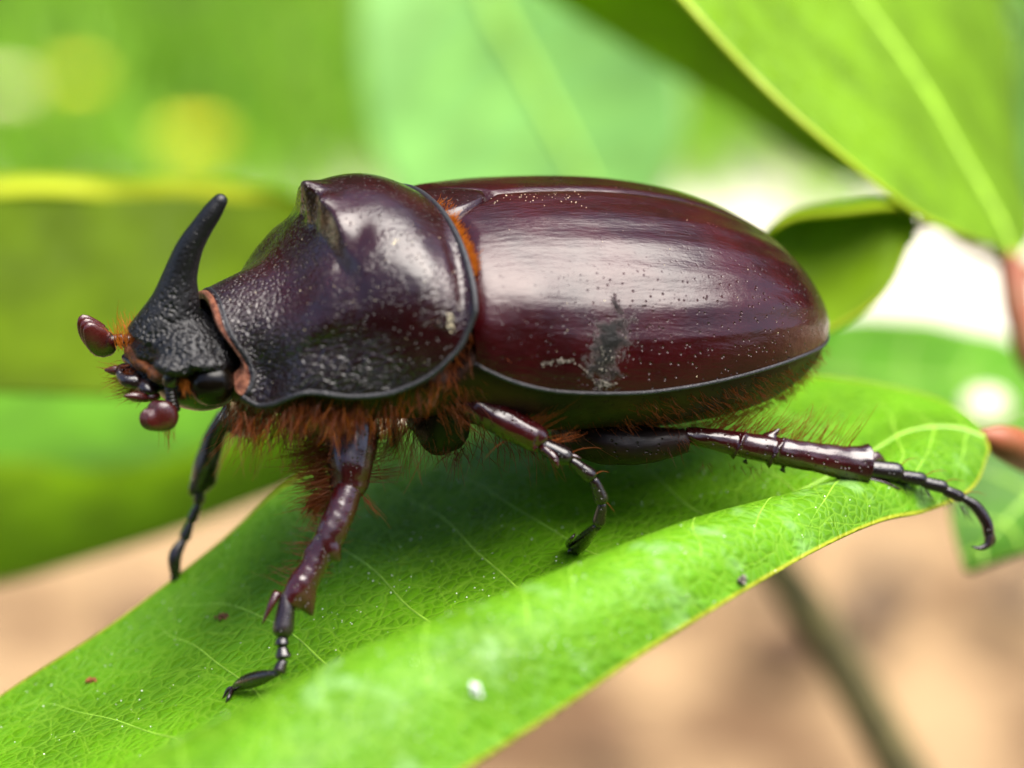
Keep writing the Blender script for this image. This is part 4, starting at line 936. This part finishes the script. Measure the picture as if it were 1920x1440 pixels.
# ---- litter on the sandy soil
dry = [solid('dry_leaf', (.13, .065, .03), .8, .4, .03), solid('dry_leaf_dark', (.06, .035, .02), .85, .4, .03)]
r2 = np.random.default_rng(3)
for k_ in range(9):
    px_, py_ = r2.uniform(1150, 1950), r2.uniform(1000, 1460)
    if k_ > 7: px_, py_ = r2.uniform(-20, 420), r2.uniform(980, 1220)
    c_ = ground_at(px_, py_) / S; c_[2] += 8; L_n = r2.uniform(38, 62); W_n = L_n * r2.uniform(.2, .3); an_ = r2.uniform(0, 6.28)
    q = np.zeros((12, 7, 3))
    for i_ in range(12):
        t_ = i_ / 11; w_ = W_n * max(math.sin(pi * t_ ** .8), .02)
        for j_ in range(7):
            v_ = (j_ - 3) / 3; x_, y_ = (t_ - .5) * L_n, v_ * w_
            q[i_, j_] = c_ + (x_ * cos(an_) - y_ * sin(an_), x_ * sin(an_) + y_ * cos(an_), 10 * (t_ - .5) ** 2 * 2 + 5 * v_ * v_ * (1 if k_ % 2 else -.6) + 2 * math.sin(5 * t_ + k_) + (3 if k_ % 2 == 0 else 0))
    o = mk('dry_leaf', grid(q), dry[k_ % 2], recalc=False); o.modifiers.new('thickness', 'SOLIDIFY').thickness = .6 * S
    tag(o, 'blurred tan dry leaf lying on the sandy soil below the green leaf' if k_ % 2 == 0 else 'blurred dark brown dry leaf lying on the sandy soil below the green leaf', 'dry leaf', 'dry leaves on the soil')
# ---- hedges added out of view to block low sky and darken the shell's reflections
hm = solid('added_hedge_leaf', (.035, .075, .014), .5, .4, .004); hcore = solid('added_hedge_twigs', (.02, .035, .01), .8)
def added_hedge(label, ys, sg, H, x0, x1, nl):
    hd = thing('added_hedge', label, 'added_hedge', np.array([0, ys + sg * .5, GZ]) / S, 'leaf banks added out of view')
    prof = np.array([(ys, 0), (ys - sg * .05, .5 * H), (ys + sg * .1, .95 * H), (ys + sg * .9, .93 * H), (ys + sg * .95, 0)]); n = 40
    A = np.zeros((n, 5, 3))
    for i_ in range(n):
        for j_, (y_, z_) in enumerate(prof): A[i_, j_] = (x0 + (x1 - x0) * i_ / (n - 1), y_ + .06 * sin(i_ * 1.7 + j_), GZ - .02 + z_ + (.05 * sin(i_ * 2.3 + j_ * 2) if z_ else 0))
    mk('added_hedge_core', grid(A / S), hcore, hd, recalc=False)
    q = rng.random(nl) * 2.6; i0 = np.clip(q.astype(int), 0, 2); fr = (q - i0)[:, None]; yz = prof[i0] * (1 - fr) + prof[i0 + 1] * fr
    cc = np.stack([x0 + (x1 - x0) * rng.random(nl), yz[:, 0] - sg * rng.uniform(-.02, .10, nl), GZ + yz[:, 1] + rng.uniform(-.02, .05, nl)], 1)
    d1 = rng.normal(size=(nl, 3)); d1 /= np.linalg.norm(d1, axis=1)[:, None]; d2 = np.cross(d1, rng.normal(size=(nl, 3))); d2 /= np.linalg.norm(d2, axis=1)[:, None]
    sz = rng.uniform(.03, .06, (nl, 1)); V = np.stack([cc - d1 * sz, cc + d2 * sz * .5, cc + d1 * sz, cc - d2 * sz * .5], 1).reshape(-1, 3); b0 = np.arange(nl) * 4
    mk('foliage', (V / S, np.stack([b0, b0 + 1, b0 + 2, b0 + 3], 1).tolist()), hm, hd, smooth=False, recalc=False, kind='stuff')
added_hedge('dense dark green bank of leaves added out of view on the open side, blocking low sky', -2.45, -1, 2.2, -5, 6, 7000)
added_hedge('tall dark green bank of leaves added out of view past the lawn, blocking low sky', 4.6, 1, 4.0, -7, 8, 11000)
